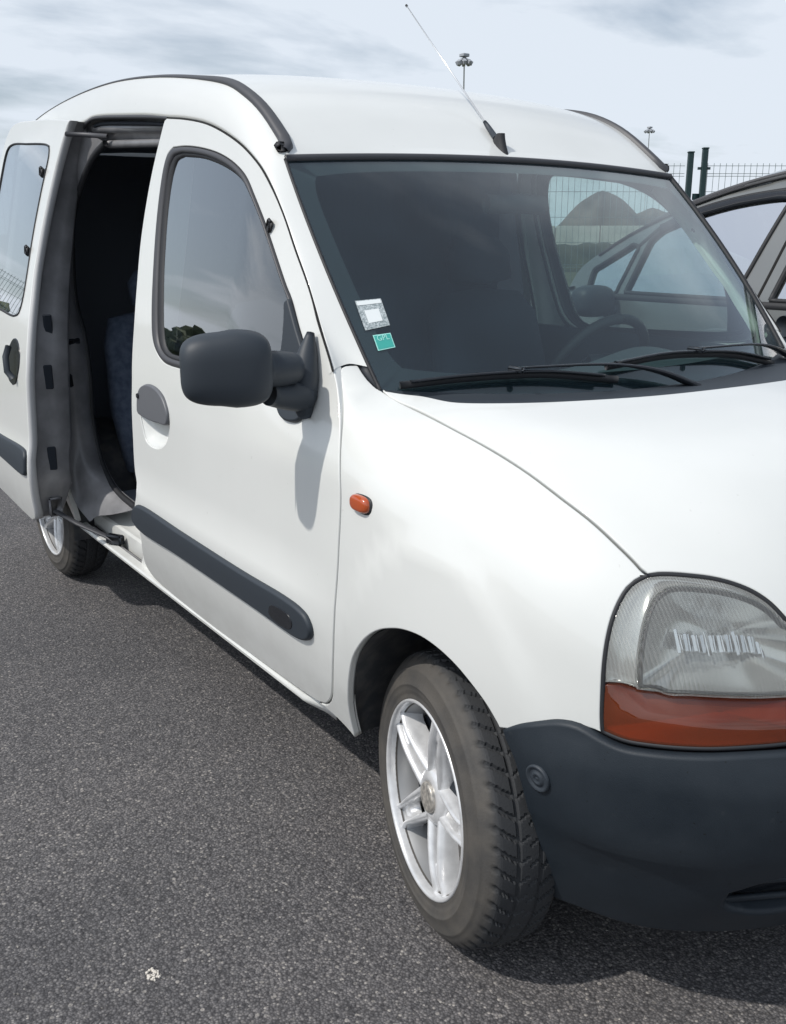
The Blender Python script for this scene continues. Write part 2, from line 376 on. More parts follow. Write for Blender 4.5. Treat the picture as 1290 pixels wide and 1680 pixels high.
def grad(F, P, e=1.5e-3):
    G = np.stack([F(P+np.eye(3)[k]*e)-F(P-np.eye(3)[k]*e) for k in range(3)], -1)
    return G/np.linalg.norm(G, axis=-1, keepdims=True)
def outward(F, o, d, t1, n=44):
    "surface point along rays that start inside the body"
    a = np.zeros(len(o)); b = np.full(len(o), t1)
    for _ in range(n):
        m = .5*(a+b); f = F(o+m[:, None]*d); a = np.where(f < 0, m, a); b = np.where(f < 0, b, m)
    return o+(.5*(a+b))[:, None]*d
class SideSurf:
    F = staticmethod(F_side)
    def __init__(s, off=0., width=None): s.off = off; s.w = width or S
    def uv(s, P): return np.stack([P[:, 0], P[:, 2]], -1)
    def lift(s, q): return np.stack([q[:, 0], -(s.w(q[:, 0], q[:, 1])+s.off), q[:, 1]], -1)
    def nrm(s, P):
        e = 2e-3; x, z = P[:, 0], P[:, 2]
        dx = (s.w(x+e, z)-s.w(x-e, z))/(2*e); dz = (s.w(x, z+e)-s.w(x, z-e))/(2*e)
        n = np.stack([-dx, -np.ones_like(x), -dz], -1); return n/np.linalg.norm(n, axis=1, keepdims=True)
class AxisSurf:
    "(x, angle) about an axis along x"
    def __init__(s, F, y0, z0, sc=.4): s.F = F; s.y0 = y0; s.z0 = z0; s.sc = sc
    def uv(s, P): return np.stack([P[:, 0], s.sc*np.arctan2(P[:, 2]-s.z0, -(P[:, 1]-s.y0))], -1)
    def lift(s, q):
        a = q[:, 1]/s.sc; o = np.stack([q[:, 0], np.full(len(q), s.y0), np.full(len(q), s.z0)], -1)
        return outward(s.F, o, np.stack([0*a, -np.cos(a), np.sin(a)], -1), 1.2)
    def nrm(s, P): return grad(s.F, P)
class DrumSurf:
    "(angle, z) about a vertical axis"
    def __init__(s, F, x0, y0, sc=.5): s.F = F; s.x0 = x0; s.y0 = y0; s.sc = sc
    def uv(s, P): return np.stack([s.sc*np.arctan2(-(P[:, 1]-s.y0), P[:, 0]-s.x0), P[:, 2]], -1)
    def lift(s, q):
        a = q[:, 0]/s.sc; o = np.stack([np.full(len(q), s.x0), np.full(len(q), s.y0), q[:, 1]], -1)
        return outward(s.F, o, np.stack([np.cos(a), -np.sin(a), 0*a], -1), 1.2)
    def nrm(s, P): return grad(s.F, P)
class TopSurf:
    def __init__(s, F, z0): s.F = F; s.z0 = z0
    def uv(s, P): return P[:, :2].copy()
    def lift(s, q):
        o = np.stack([q[:, 0], q[:, 1], np.full(len(q), s.z0)], -1); return outward(s.F, o, np.tile([0, 0, 1.], (len(q), 1)), 1.)
    def nrm(s, P): return grad(s.F, P)
def inside(poly, q):
    x, y = q[:, 0], q[:, 1]; r = np.zeros(len(q), bool); p = np.asarray(poly); k = np.roll(p, 1, 0)
    for (x1, y1), (x2, y2) in zip(p, k):
        c = ((y1 > y) != (y2 > y)); r ^= c & (x < (x2-x1)*(y-y1)/((y2-y1) if y2 != y1 else 1e-12)+x1)
    return r
def loop_of(segs, step):
    L = []
    for s in segs:
        q = spline(s, step); L += list(q[:-1])
    L = np.array(L); keep = np.linalg.norm(L-np.roll(L, 1, 0), axis=1) > step*.15
    return L[keep]
def panel_geo(segs, surf, h=.03, inset=.0045, r=.0035, depth=.016, holes=(), step=.012, back=True, raise_=0., back_ok=None):
    loops = [loop_of(segs, step)]+[loop_of(x, step) for x in holes]
    V = []; N = []; E = []; rings = []; polys = []
    for li, P in enumerate(loops):
        q = surf.uv(P); P = surf.lift(q); n = surf.nrm(P)
        T = np.roll(P, -1, 0)-np.roll(P, 1, 0); T /= np.linalg.norm(T, axis=1, keepdims=True)
        o = np.cross(T, n); o /= np.linalg.norm(o, axis=1, keepdims=True)
        test = inside(q, surf.uv(P+o*.004)); into = test.mean() > .5
        if into == (li == 0): o = -o                      # o points off the sheet
        P = surf.lift(surf.uv(P-o*inset)); n = surf.nrm(P)
        base = len(V); k = len(P); V += list(P); N += list(n); E += [(base+i, base+(i+1) % k) for i in range(k)]
        rings.append((base, k, o)); polys.append(surf.uv(P))
    lo = polys[0].min(0); hi = polys[0].max(0)
    gx, gy = np.meshgrid(np.arange(lo[0]+h*.5, hi[0], h), np.arange(lo[1]+h*.5, hi[1], h)); g = np.stack([gx.ravel(), gy.ravel()], -1)
    ok = inside(polys[0], g)
    for p in polys[1:]: ok &= ~inside(p, g)
    g = g[ok]; allp = np.vstack(polys)
    if len(g):
        d = np.sqrt(((g[:, None]-allp[None])**2).sum(-1)).min(1); g = g[d > h*.42]
    nb = len(V); pts = np.vstack([allp, g])
    vo, eo, fo, ov, oe, of = geometry.delaunay_2d_cdt([Vector(p) for p in pts], E, [], 0, 1e-6)
    q = np.array([tuple(v) for v in vo]); P = surf.lift(q); n = surf.nrm(P)
    old = {}
    for i, l in enumerate(ov):
        for k in l: old[k] = i
    F = []; fo = [f for f in fo]
    cen = np.array([q[list(f)].mean(0) for f in fo]); ok = inside(polys[0], cen)
    for p in polys[1:]: ok &= ~inside(p, cen)
    for f, k in zip(fo, ok):
        if not k: continue
        a, b, c = [P[i] for i in f[:3]]
        if np.dot(np.cross(b-a, c-a), n[f[0]]) < 0: f = f[::-1]
        F.append(tuple(f))
    V = list(P+n*raise_); N = list(n); B = MB()
    for base, k, o in rings:
        idx = [old[base+i] for i in range(k)]; prev = idx
        for st, (so, sn, na) in enumerate(((.6*r, .25*r, .5), (r, r, 1.), (r, depth, 1.))):
            cur = []
            for i, j in enumerate(idx):
                cur.append(len(V)); V.append(P[j]+n[j]*raise_+o[i]*so-n[j]*sn); w = o[i]*na+n[j]*(1-na); N.append(w/np.linalg.norm(w))
            for i in range(k):
                a, b, c, d = prev[i], prev[(i+1) % k], cur[(i+1) % k], cur[i]
                nn = np.cross(V[b]-V[a], V[d]-V[a])
                if np.dot(nn, N[a]+N[d]) < 0: F.append((a, d, c, b))
                else: F.append((a, b, c, d))
            prev = cur
        if back:
            W = [P[j]+o[i]*s-n[j]*(depth-.001) for i, j in enumerate(idx) for s in (-.012, .006)]
            ok_ = [True if back_ok is None else bool(back_ok(P[j])) for j in idx]
            B.add(W, [(2*i, 2*((i+1) % k), 2*((i+1) % k)+1, 2*i+1) for i in range(k) if ok_[i]])
    return np.array(V), F, np.array(N), B
def place(name, geo_, mat, parent, left=False, gap=None):
    V, F, N, B = geo_; V = V.copy(); N = N.copy()
    if left: V[:, 1] *= -1; N[:, 1] *= -1; F = [f[::-1] for f in F]
    o = mk(name, V, F, mat, parent, N)
    if B.V and gap is not False:
        W = np.array(B.V)
        if left: W[:, 1] *= -1
        mk('gap_backing', W, B.F, 'gap', o, smooth=False)
    return o
D = {
    'door': [[[-1.3992, -0.6794, 1.6797], [-1.2663, -0.6819, 1.6646], [-1.1213, -0.6859, 1.6407], [-0.9876, -0.6922, 1.6045], [-0.8708, -0.6999, 1.5626], [-0.7849, -0.7065, 1.5195], [-0.7203, -0.7121, 1.4701], [-0.6531, -0.719, 1.406], [-0.5884, -0.7275, 1.3326], [-0.5169, -0.7364, 1.2562], [-0.4528, -0.7469, 1.1773], [-0.4008, -0.755, 1.1163], [-0.3833, -0.7581, 1.0943], [-0.3705, -0.7607, 1.077], [-0.3437, -0.7703, 1.0396], [-0.3033, -0.7934, 0.9788], [-0.2629, -0.8207, 0.8804], [-0.2632, -0.8273, 0.7426], [-0.2728, -0.829, 0.6525], [-0.2907, -0.8266, 0.528], [-0.3247, -0.8105, 0.4178], [-0.3514, -0.7981, 0.3709], [-0.3912, -0.788, 0.3347], [-0.4352, -0.7837, 0.3197], [-0.4689, -0.7824, 0.3153], [-0.7187, -0.7798, 0.3062], [-1.0529, -0.777, 0.2966], [-1.4021, -0.7798, 0.3062], [-1.4873, -0.7838, 0.3201], [-1.5183, -0.7922, 0.3498], [-1.5077, -0.8033, 0.3896], [-1.4678, -0.8205, 0.4656], [-1.4644, -0.8296, 0.527]], [[-1.4644, -0.8296, 0.527], [-1.4715, -0.8322, 0.5511], [-1.446, -0.8321, 0.6071], [-1.4521, -0.826, 0.6393], [-1.4722, -0.8217, 0.6747], [-1.4705, -0.8204, 0.79], [-1.4586, -0.8149, 0.951], [-1.4616, -0.8109, 0.99], [-1.4697, -0.7933, 1.1041], [-1.4833, -0.7713, 1.2183], [-1.4993, -0.7443, 1.3438], [-1.4909, -0.7181, 1.4698], [-1.4685, -0.6999, 1.5625], [-1.4391, -0.6872, 1.6329], [-1.416, -0.6802, 1.6747], [-1.3992, -0.6794, 1.6797]]],
    'door_window_outer': [[[-1.3323, -0.6942, 1.5932], [-1.2466, -0.6947, 1.5906], [-1.139, -0.6969, 1.5789], [-1.0203, -0.7009, 1.5572], [-0.92, -0.7068, 1.5266], [-0.8497, -0.7134, 1.493], [-0.7964, -0.721, 1.4496], [-0.7315, -0.7296, 1.3897], [-0.6671, -0.7385, 1.3203], [-0.6057, -0.7466, 1.2532], [-0.5784, -0.7493, 1.2265], [-0.5329, -0.7564, 1.1666], [-0.4822, -0.7633, 1.1035], [-0.4709, -0.7657, 1.0839], [-0.482, -0.7705, 1.0646], [-0.5509, -0.7816, 1.0466], [-0.7273, -0.8004, 1.0338], [-0.9618, -0.8061, 1.0263], [-1.1007, -0.8063, 1.0252], [-1.2179, -0.8055, 1.0308], [-1.2727, -0.8019, 1.0537], [-1.3092, -0.7962, 1.0874], [-1.3343, -0.7846, 1.151], [-1.3604, -0.7628, 1.2585], [-1.3823, -0.7396, 1.3661], [-1.3902, -0.7172, 1.4739], [-1.3818, -0.702, 1.5513], [-1.3675, -0.697, 1.5779], [-1.3323, -0.6942, 1.5932]]],
    'door_window_glass': [[[-1.2582, -0.6992, 1.5665], [-1.1317, -0.7014, 1.5544], [-1.0125, -0.7058, 1.5316], [-0.9125, -0.7115, 1.5024], [-0.8421, -0.7182, 1.4689], [-0.7685, -0.7271, 1.4137], [-0.6932, -0.7374, 1.3373], [-0.6317, -0.7459, 1.2694], [-0.5895, -0.7501, 1.2286], [-0.5492, -0.7571, 1.172], [-0.5126, -0.7639, 1.1162], [-0.5159, -0.7689, 1.0898], [-0.5832, -0.7786, 1.0752], [-0.7345, -0.7955, 1.0641], [-0.968, -0.8018, 1.0547], [-1.1064, -0.8023, 1.0517], [-1.197, -0.8016, 1.0559], [-1.233, -0.7983, 1.0756], [-1.2545, -0.7916, 1.1133], [-1.281, -0.7769, 1.1906], [-1.3117, -0.7546, 1.2961], [-1.3344, -0.7277, 1.4231], [-1.3319, -0.7106, 1.507], [-1.3102, -0.7013, 1.5554], [-1.2582, -0.6992, 1.5665]]],
    'sail': [[[-0.5784, -0.7493, 1.2265], [-0.5329, -0.7564, 1.1666], [-0.4822, -0.7633, 1.1035], [-0.4577, -0.7693, 1.0609], [-0.4466, -0.7747, 1.0392], [-0.4423, -0.7855, 1.0067], [-0.4605, -0.7954, 0.9818], [-0.4887, -0.7995, 0.9733], [-0.5314, -0.8005, 0.9763], [-0.5619, -0.7957, 0.9987], [-0.5859, -0.786, 1.0427], [-0.5803, -0.7768, 1.0835], [-0.578, -0.767, 1.137], [-0.5839, -0.7574, 1.1894], [-0.5894, -0.752, 1.2194], [-0.5784, -0.7493, 1.2265]]],
    'strip': [[[-1.459, -0.8326, 0.556], [-1.4336, -0.833, 0.5716], [-1.391, -0.8329, 0.5794], [-1.0836, -0.833, 0.5753], [-0.7041, -0.833, 0.572], [-0.4858, -0.8326, 0.5741], [-0.4198, -0.8317, 0.5687], [-0.3891, -0.8308, 0.5585], [-0.3747, -0.8289, 0.5371], [-0.3796, -0.8266, 0.5162], [-0.4022, -0.825, 0.5005], [-0.4371, -0.8243, 0.4924], [-0.6599, -0.8254, 0.4955], [-1.1122, -0.8259, 0.4989], [-1.4559, -0.8261, 0.5011], [-1.4818, -0.8288, 0.5207], [-1.459, -0.8326, 0.556]]],
    'strip_badge': [[[-0.5517, -0.8306, 0.5346], [-0.5342, -0.8315, 0.5435], [-0.4618, -0.831, 0.5446], [-0.4459, -0.8293, 0.5304], [-0.4532, -0.8273, 0.5142], [-0.473, -0.8262, 0.5041], [-0.5375, -0.8264, 0.5034], [-0.5614, -0.8279, 0.5141], [-0.5517, -0.8306, 0.5346]]],
    'handle': [[[-1.3943, -0.8198, 0.8696], [-1.3916, -0.8184, 0.9022], [-1.3764, -0.8165, 0.9308], [-1.3375, -0.8152, 0.9479], [-1.2901, -0.8148, 0.952], [-1.2345, -0.8155, 0.9437], [-1.1937, -0.817, 0.9238], [-1.1676, -0.8191, 0.8906], [-1.1739, -0.8199, 0.866], [-1.2377, -0.82, 0.8595], [-1.3177, -0.82, 0.8578], [-1.3899, -0.8199, 0.8649], [-1.3943, -0.8198, 0.8696]]],
    'handle_cup': [[[-1.3943, -0.8198, 0.8696], [-1.3916, -0.8184, 0.9022], [-1.3764, -0.8165, 0.9308], [-1.3375, -0.8152, 0.9479], [-1.2901, -0.8148, 0.952], [-1.2345, -0.8155, 0.9437], [-1.1937, -0.817, 0.9238], [-1.168, -0.8194, 0.8821], [-1.1721, -0.8201, 0.8475], [-1.2004, -0.8203, 0.8085], [-1.25, -0.8204, 0.7841], [-1.3076, -0.8204, 0.7774], [-1.3544, -0.8204, 0.7874], [-1.3774, -0.8202, 0.8234], [-1.3943, -0.8198, 0.8696]]],
    'fender_hood': [[-0.3202, -0.6835, 1.0552], [-0.2284, -0.6737, 1.0308], [-0.1081, -0.6769, 1.0145], [0.0221, -0.6808, 0.9942], [0.1398, -0.6852, 0.9699], [0.2291, -0.6879, 0.9438], [0.2961, -0.6816, 0.9174], [0.3453, -0.6757, 0.8911], [0.3778, -0.6699, 0.8706], [0.4008, -0.6659, 0.8532]],
    'headlamp_outer': [[0.4007, -0.6645, 0.8545], [0.3931, -0.6815, 0.846], [0.3893, -0.6948, 0.8355], [0.3883, -0.7103, 0.8163], [0.3893, -0.7252, 0.7898], [0.3923, -0.7369, 0.7576], [0.3964, -0.7452, 0.717], [0.4005, -0.7488, 0.6686], [0.4035, -0.75, 0.6328], [0.4063, -0.7493, 0.611]],
    'headlamp_bottom': [[0.4063, -0.7493, 0.611], [0.4211, -0.7413, 0.6066], [0.4413, -0.7292, 0.603], [0.4721, -0.7077, 0.6037], [0.5025, -0.6826, 0.6057], [0.5385, -0.6465, 0.6093], [0.5685, -0.6073, 0.6135], [0.5999, -0.5543, 0.617]],
    'headlamp_top': [[0.5472, -0.5101, 0.7953], [0.5263, -0.5214, 0.8167], [0.5055, -0.5372, 0.8326], [0.4842, -0.5583, 0.8441], [0.4625, -0.5835, 0.8518], [0.442, -0.6101, 0.8557], [0.4235, -0.6336, 0.8574], [0.4103, -0.6507, 0.857], [0.4007, -0.6645, 0.8545]],
    'lamp_divide': [[0.4002, -0.7469, 0.6904], [0.4162, -0.737, 0.6936], [0.4313, -0.727, 0.6939], [0.4524, -0.7126, 0.6881], [0.4838, -0.6851, 0.6897], [0.5234, -0.6421, 0.6894], [0.5569, -0.5962, 0.6882], [0.5856, -0.5464, 0.6881]],
    'bumper_top': [[0.2404, -0.8056, 0.5547], [0.2782, -0.8012, 0.5793], [0.3186, -0.7878, 0.5987], [0.3479, -0.7759, 0.6091], [0.3739, -0.7651, 0.6109], [0.4065, -0.7493, 0.6089]],
    'bumper_side': [[0.2401, -0.8051, 0.5498], [0.2644, -0.7965, 0.5087], [0.2836, -0.7774, 0.4179], [0.2868, -0.7479, 0.3163], [0.2821, -0.7126, 0.2146]],
    'bumper_bottom': [[0.2821, -0.7126, 0.2146], [0.3321, -0.6951, 0.2166], [0.3865, -0.6644, 0.2122], [0.4343, -0.6292, 0.2112], [0.4769, -0.5904, 0.2151], [0.5134, -0.5453, 0.2184], [0.5427, -0.4903, 0.2178], [0.5615, -0.4249, 0.2106]],
    'arch': [[-0.2896, -0.7752, 0.2905], [-0.2815, -0.7922, 0.3499], [-0.2629, -0.8081, 0.4075], [-0.2409, -0.8193, 0.4636], [-0.214, -0.8273, 0.5191], [-0.1846, -0.8315, 0.5581], [-0.149, -0.8335, 0.5939], [-0.1068, -0.8342, 0.6231], [-0.0653, -0.8337, 0.6412], [-0.0242, -0.8327, 0.6528], [0.0294, -0.8307, 0.6578], [0.0782, -0.8274, 0.6507], [0.1236, -0.8231, 0.6349], [0.1613, -0.8185, 0.6136], [0.1973, -0.8132, 0.5876], [0.2286, -0.807, 0.5544]],
    'hood_rear': [[-0.3202, -0.6835, 1.0552], [-0.3079, -0.6689, 1.0529], [-0.2534, -0.6301, 1.0477], [-0.1637, -0.6031, 1.0436], [-0.0791, -0.5316, 1.0473], [-0.0039, -0.4228, 1.0523], [0.065, -0.2521, 1.0581], [0.0926, -0.067, 1.0618], [0.0836, 0.1152, 1.0619]],
    'pillar_joint': [[-0.3972, -0.7488, 1.0934], [-0.3912, -0.7359, 1.0982], [-0.3872, -0.7173, 1.1023], [-0.3819, -0.7025, 1.1022]],
    'ws_corner': [[-0.3819, -0.7025, 1.1022], [-0.3769, -0.6996, 1.0983], [-0.3645, -0.6985, 1.0868], [-0.3484, -0.6953, 1.0731], [-0.3344, -0.6908, 1.0629], [-0.3196, -0.6854, 1.0541]],
    'fender_bottom': [[-0.4745, -0.778, 0.3], [-0.2896, -0.7752, 0.2905]],
    'indicator': [[-0.1828, -0.8212, 0.8619]],
    'bumper_plug': [[0.3146, -0.7849, 0.5029], [0.3348, -0.7788, 0.5109], [0.3118, -0.7811, 0.4715]],
    'opening_top': [[-1.3998, -0.679, 1.6821], [-1.5554, -0.6762, 1.6987], [-1.77, -0.673, 1.7182], [-1.9826, -0.67, 1.7358], [-2.0795, -0.6685, 1.7398], [-2.1431, -0.6695, 1.7329], [-2.193, -0.6721, 1.7156], [-2.2234, -0.6748, 1.6982]],
    'rail': [[-0.7732, -0.6444, 1.5626], [-0.8297, -0.6369, 1.6074], [-0.911, -0.6335, 1.6624], [-0.9922, -0.6325, 1.7025], [-1.0843, -0.6287, 1.7342], [-1.2714, -0.628, 1.769]],
}
A = lambda k: np.array(D[k], float)
segA = lambda k: [np.array(s, float) for s in D[k]]

# windscreen as a ruled, bowed sheet: s across (-1 right .. 1 left), t up
def ws(s, t):
    s = np.asarray(s, float); t = np.asarray(t, float); a = np.abs(s)
    b = np.stack([-.150-.170*a**2.2, .685*s, 1.026+.028*a**2], -1)
    h = np.stack([-.715-.036*a**2, .660*s, 1.552-.019*a**2], -1)
    P = b+(h-b)*t[..., None]; k = 4*t*(1-t)
    P[..., 1] += s*.016*k
    n = np.array([.66, 0, .75]); return P+n*(.016*k*(1-.5*a*a))[..., None]

# ------------------------------------------------------------------ the white van
van = thing('panel_van', 'white panel van with its side door slid open and charcoal bumper', 'van')
SIDES = (False, True)
side = SideSurf(); fend = AxisSurf(F_low, -.40, .72); front = DrumSurf(F_low, .05, 0., .6); lampS = DrumSurf(F_low, .15, -.35, .3); top = TopSurf(F_low, .55)
door = segA('door'); cut = np.vstack(door)                       # the door shut line
win_o = segA('door_window_outer'); win_g = segA('door_window_glass')

# --- front fenders
d0 = door[0]
ia = int(np.argmin(np.abs(d0[:26, 2]-1.095)+(d0[:26, 0] < -.6)*9))
up_cut = d0[ia:24][::-1]                                        # shut line from the sill corner up to the A-pillar foot
fl = [np.vstack([A('pillar_joint')]), A('ws_corner'), A('fender_hood'), A('headlamp_outer'), A('bumper_top')[::-1], A('arch')[::-1],
      np.array([A('arch')[0], [-.34, -.785, .303], d0[23]]), up_cut]
fl[0] = np.vstack([up_cut[-1:], fl[0][1:]])
fg = panel_geo(fl, fend, h=.03, depth=.02, inset=.0050)
for L in SIDES: fo = place('front_fender', fg, 'paint', van, L)
fender_r = [o for o in van.children if o.name.startswith('front_fender')][0]
ip = A('indicator')[0]
def capsule(name, c, ln, ht, dp, mat, parent, n=None):
    V = []; nu, nv = 14, 28
    for i in range(nu):
        ph = (i/(nu-1))*math.pi/2; rr = math.cos(ph)**.45; hh = math.sin(ph)
        for j in range(nv):
            a = 2*math.pi*j/nv; ca, sa = math.cos(a), math.sin(a)
            e = 2/3.2; V.append((c[0]+ln*rr*abs(ca)**e*np.sign(ca), c[1]-dp*hh, c[2]+ht*rr*abs(sa)**(2/2.4)*np.sign(sa)))
    return mk(name, V, grid_faces(nu, nv, False, True), mat, parent)
capsule('indicator_bezel', ip+[.002, .004, -.002], .0365, .0205, .008, 'rubber', fender_r)
capsule('indicator_lens', ip+[.0, -.001, .0], .0325, .0172, .013, 'orange', fender_r)
# --- hood
fh = A('fender_hood'); hr = A('hood_rear')[:-1]; ht = A('headlamp_top')[::-1]
mir = lambda P: np.array(P)[::-1]*[1, -1, 1]
fr_edge = np.array([[.5472, -.5101, .7953], [.575, -.465, .785], [.600, -.40, .782], [.622, -.25, .788], [.632, 0, .792]])
hr2 = np.vstack([hr[:7], [[.095, 0, 1.062]]])
hood_loop = [fh, ht, fr_edge, mir(fr_edge), mir(ht), mir(fh), np.vstack([mir(hr2)[::-1][::1], hr2[::-1][1:]])]
hood_loop[-1] = np.vstack([hr2*[1, -1, 1], hr2[::-1][1:]])
hg = panel_geo(hood_loop, top, h=.035, depth=.02, inset=.0055)
hood_o = place('hood', hg, 'paint', van)
# --- A-pillar and cant rail, one skin each side
def arc_sample(P, keys, counts):
    "resample a curve so that given parameter keys (indices of nearest points) get fixed counts"
    out = []
    for (a, b), c in zip(zip(keys[:-1], keys[1:]), counts):
        seg = P[a:b+1]; d = np.r_[0, np.cumsum(np.linalg.norm(np.diff(seg, axis=0), axis=1))]; t = np.linspace(0, d[-1], c+1)[:-1]
        out.append(np.stack([np.interp(t, d, seg[:, k]) for k in range(3)], -1))
    out.append(P[keys[-1]][None]); return np.vstack(out)
near = lambda P, q: int(np.argmin(((P-np.array(q))**2).sum(1)))
lowc = spline(np.vstack([d0[:ia+1][::-1], A('opening_top')[1:6], [[-2.4, -.668, 1.725], [-2.8, -.666, 1.70], [-3.15, -.655, 1.66]]]), .01)
lowc[:, 1] = -S(lowc[:, 0], lowc[:, 2])
tt_ = np.linspace(.085, 1, 60); upw = ws(np.full(60, -1.), tt_)
rl = np.vstack([A('rail'), [[-1.60, -.630, 1.812], [-2.0, -.630, 1.838], [-2.5, -.630, 1.832], [-2.9, -.63, 1.80], [-3.15, -.63, 1.755]]])
upc = spline(np.vstack([upw[::6], upw[-1:], rl]), .01)
kl = [0, near(lowc, (-.80, -.71, 1.52)), near(lowc, (-1.12, -.686, 1.642)), near(lowc, (-1.40, -.679, 1.681)), len(lowc)-1]
ku = [0, near(upc, upw[-1]), near(upc, (-1.10, -.628, 1.738)), near(upc, (-1.40, -.63, 1.786)), len(upc)-1]
cn = (60, 34, 16, 60); LC = arc_sample(lowc, kl, cn); UC = arc_sample(upc, ku, cn)
nt = 15; rows = []
for i in range(len(LC)):
    Dp, Up = LC[i], UC[i]; w = float(smoothstep(44, 66, i))
    nD = SideSurf().nrm(Dp[None])[0]; nU = np.array([.62, -.35, .70]); nU /= np.linalg.norm(nU)
    mid = .5*(Dp+Up); Am = np.stack([nD, nU]); rhs = np.array([nD@Dp, nU@Up])-Am@mid
    dC = Am.T@np.linalg.solve(Am@Am.T+np.eye(2)*.05, rhs); ln_ = np.linalg.norm(dC); C = mid+dC*min(1., .028/max(ln_, 1e-6))
    t = np.linspace(0, 1, nt)[:, None]
    pb = bez(Dp[None], C[None], Up[None], t)
    pl = Dp+(Up-Dp)*t
    if w > 0:
        o = np.tile([0, -.30, 1.30], (nt, 1)); o[:, 0] = pl[:, 0]; dd = pl-o; dd /= np.linalg.norm(dd, axis=1, keepdims=True)
        pl = outward(F_up, o, dd, 1.0)
        e0 = Dp-pl[0]; e1 = Up-pl[-1]; pl = pl+e0*(1-t)**2+e1*t**2
    rows.append(pb*(1-w)+pl*w)
R_ = np.array(rows)
pj = spline(np.vstack([LC[:1], A('pillar_joint')[1:-1], UC[:1]]), .004); dj = np.r_[0, np.cumsum(np.linalg.norm(np.diff(pj, axis=0), axis=1))]
pj = np.stack([np.interp(np.linspace(0, dj[-1], nt), dj, pj[:, k]) for k in range(3)], -1); d_0 = pj-R_[0]
for i in range(18): R_[i] += d_0*(1-i/18)**2+np.array([-.0015, 0, .0015])*(1-i/18)
tl_ = np.gradient(LC, axis=0); tl_ /= np.linalg.norm(tl_, axis=1, keepdims=True); cr_ = R_[:, 3]-R_[:, 0]; nl = np.cross(tl_, cr_); nl /= np.linalg.norm(nl, axis=1, keepdims=True)
nl *= np.sign((nl*np.array([.5, -1, .2])).sum(1))[:, None]
for _ in range(6): nl[1:-1] = (nl[:-2]+nl[1:-1]*2+nl[2:])/4
nl /= np.linalg.norm(nl, axis=1, keepdims=True); od = LC-R_[:, 1]; od /= np.linalg.norm(od, axis=1, keepdims=True)
pre = np.stack([LC-nl*.018, LC-nl*.004, LC-nl*.001-od*.0012], 1)
R_full = np.concatenate([pre, R_[:, 1:]], 1)
for L in SIDES:
    G = R_full*[1, -1, 1] if L else R_full
    o = sheet('body_side', G, 'paint', van, flip=not L)
bs = [o for o in van.children if o.name.startswith('body_side')]
for L, b_ in zip(SIDES, bs): tube('door_gap_line', (LC-nl*.0022+od*.0028)[:111]*([1, -1, 1] if L else [1, 1, 1]), .0026, 'gap', b_, 6)  # dark strip added along the shut line so the gap reads as shaded
# --- roof skin between the rails
Rr = upc[ku[1]:]; Rr = Rr[::3]
ys = np.linspace(-1, 1, 41); Gr = []
for k, p in enumerate(Rr):
    f = math.exp(-k/10.); yv = ys*abs(p[1]); xv = p[0]+.036*(1-ys**2)*f
    zv = roof(xv, yv)+(p[2]-roof(p[0], p[1]))*np.abs(ys)**6; Gr.append(np.stack([xv, yv, zv], -1))
Gr = np.array(Gr); Gr[0, :, 2] = np.maximum(Gr[0, :, 2]-.0, ws(ys, np.ones(41))[:, 2]+.004)
roof_o = sheet('roof', Gr, 'paint', van)
# --- roof rails (flat dark mouldings on the cant rail seam)
rp = spline(np.vstack([upc[ku[1]+1][None]+[-.012, 0, .012], rl]), .03)
wdt = np.interp(rp[:, 0], [-2.6, -1.9, -1.3, -1.0, -.75], [.003, .004, .007, .0130, .0155])
hgt = np.interp(rp[:, 0], [-2.6, -1.6, -1.3, -1.05, -.75], [.12, .22, .5, 1.05, 1.2])
for L in SIDES:
    P = rp.copy(); G = []
    T = np.gradient(P, axis=0); T /= np.linalg.norm(T, axis=1)[:, None]
    nn = grad(F_up, P); bb = np.cross(T, nn); bb /= np.linalg.norm(bb, axis=1)[:, None]
    prof = [(-1, -.006), (-1.0, .004), (-.75, .0085), (-.3, .0105), (.3, .0105), (.75, .0085), (1, .004), (1, -.006)]
    G = np.stack([P+bb*(w_*wdt)[:, None]+nn*(h_*hgt)[:, None] for w_, h_ in prof], 1)
    if L: G = G*[1, -1, 1]
    r_o = sheet('roof_rail', G, 'seal', van, flip=L)
    e = P[0]*([1, -1, 1] if L else [1, 1, 1])
    mb = MB(); rot = Matrix.Rotation(.78, 4, 'Y'); mb.box(e+np.array([-.004, 0, .008]), (.030, .036, .022), rot, .009); mb.build('rail_end', 'rubber', r_o, True)
# --- windscreen: pane, ceramic border, seals
nsx, ntx = 61, 31
sg, tg = np.meshgrid(np.linspace(-1, 1, nsx), np.linspace(0, 1, ntx), indexing='ij')
wso = sheet('windscreen', ws(sg, tg), 'glass', van)
def ws_off(s, t, off):
    e = 1e-3; P = ws(s, t); n = np.cross(ws(s+e, t)-ws(s-e, t), ws(s, t+e)-ws(s, t-e)); n /= np.linalg.norm(n, axis=-1, keepdims=True); return P+n*off
ob = [(a, 0.) for a in np.linspace(-1, 1, 50)]+[(1., b) for b in np.linspace(0, 1, 24)]+[(a, 1.) for a in np.linspace(1, -1, 50)]+[(-1., b) for b in np.linspace(1, 0, 24)]
ib = []
for a, b in ob:                                               # inner edge of the border, rounded corners
    sa, sb = a*.936, .07+b*.865; k = abs(a)**6*abs(2*b-1)**6
    ib.append((sa*(1-.03*k), .5+(sb-.5)*(1-.05*k)))
ob = np.array(ob); ib = np.array(ib)
sheet('ceramic_border', np.stack([ws_off(ob[:, 0], ob[:, 1], -.003), ws_off(ib[:, 0], ib[:, 1], -.003)], 1), 'black', wso, cu=True)
sL = np.linspace(-1, 1, 60)
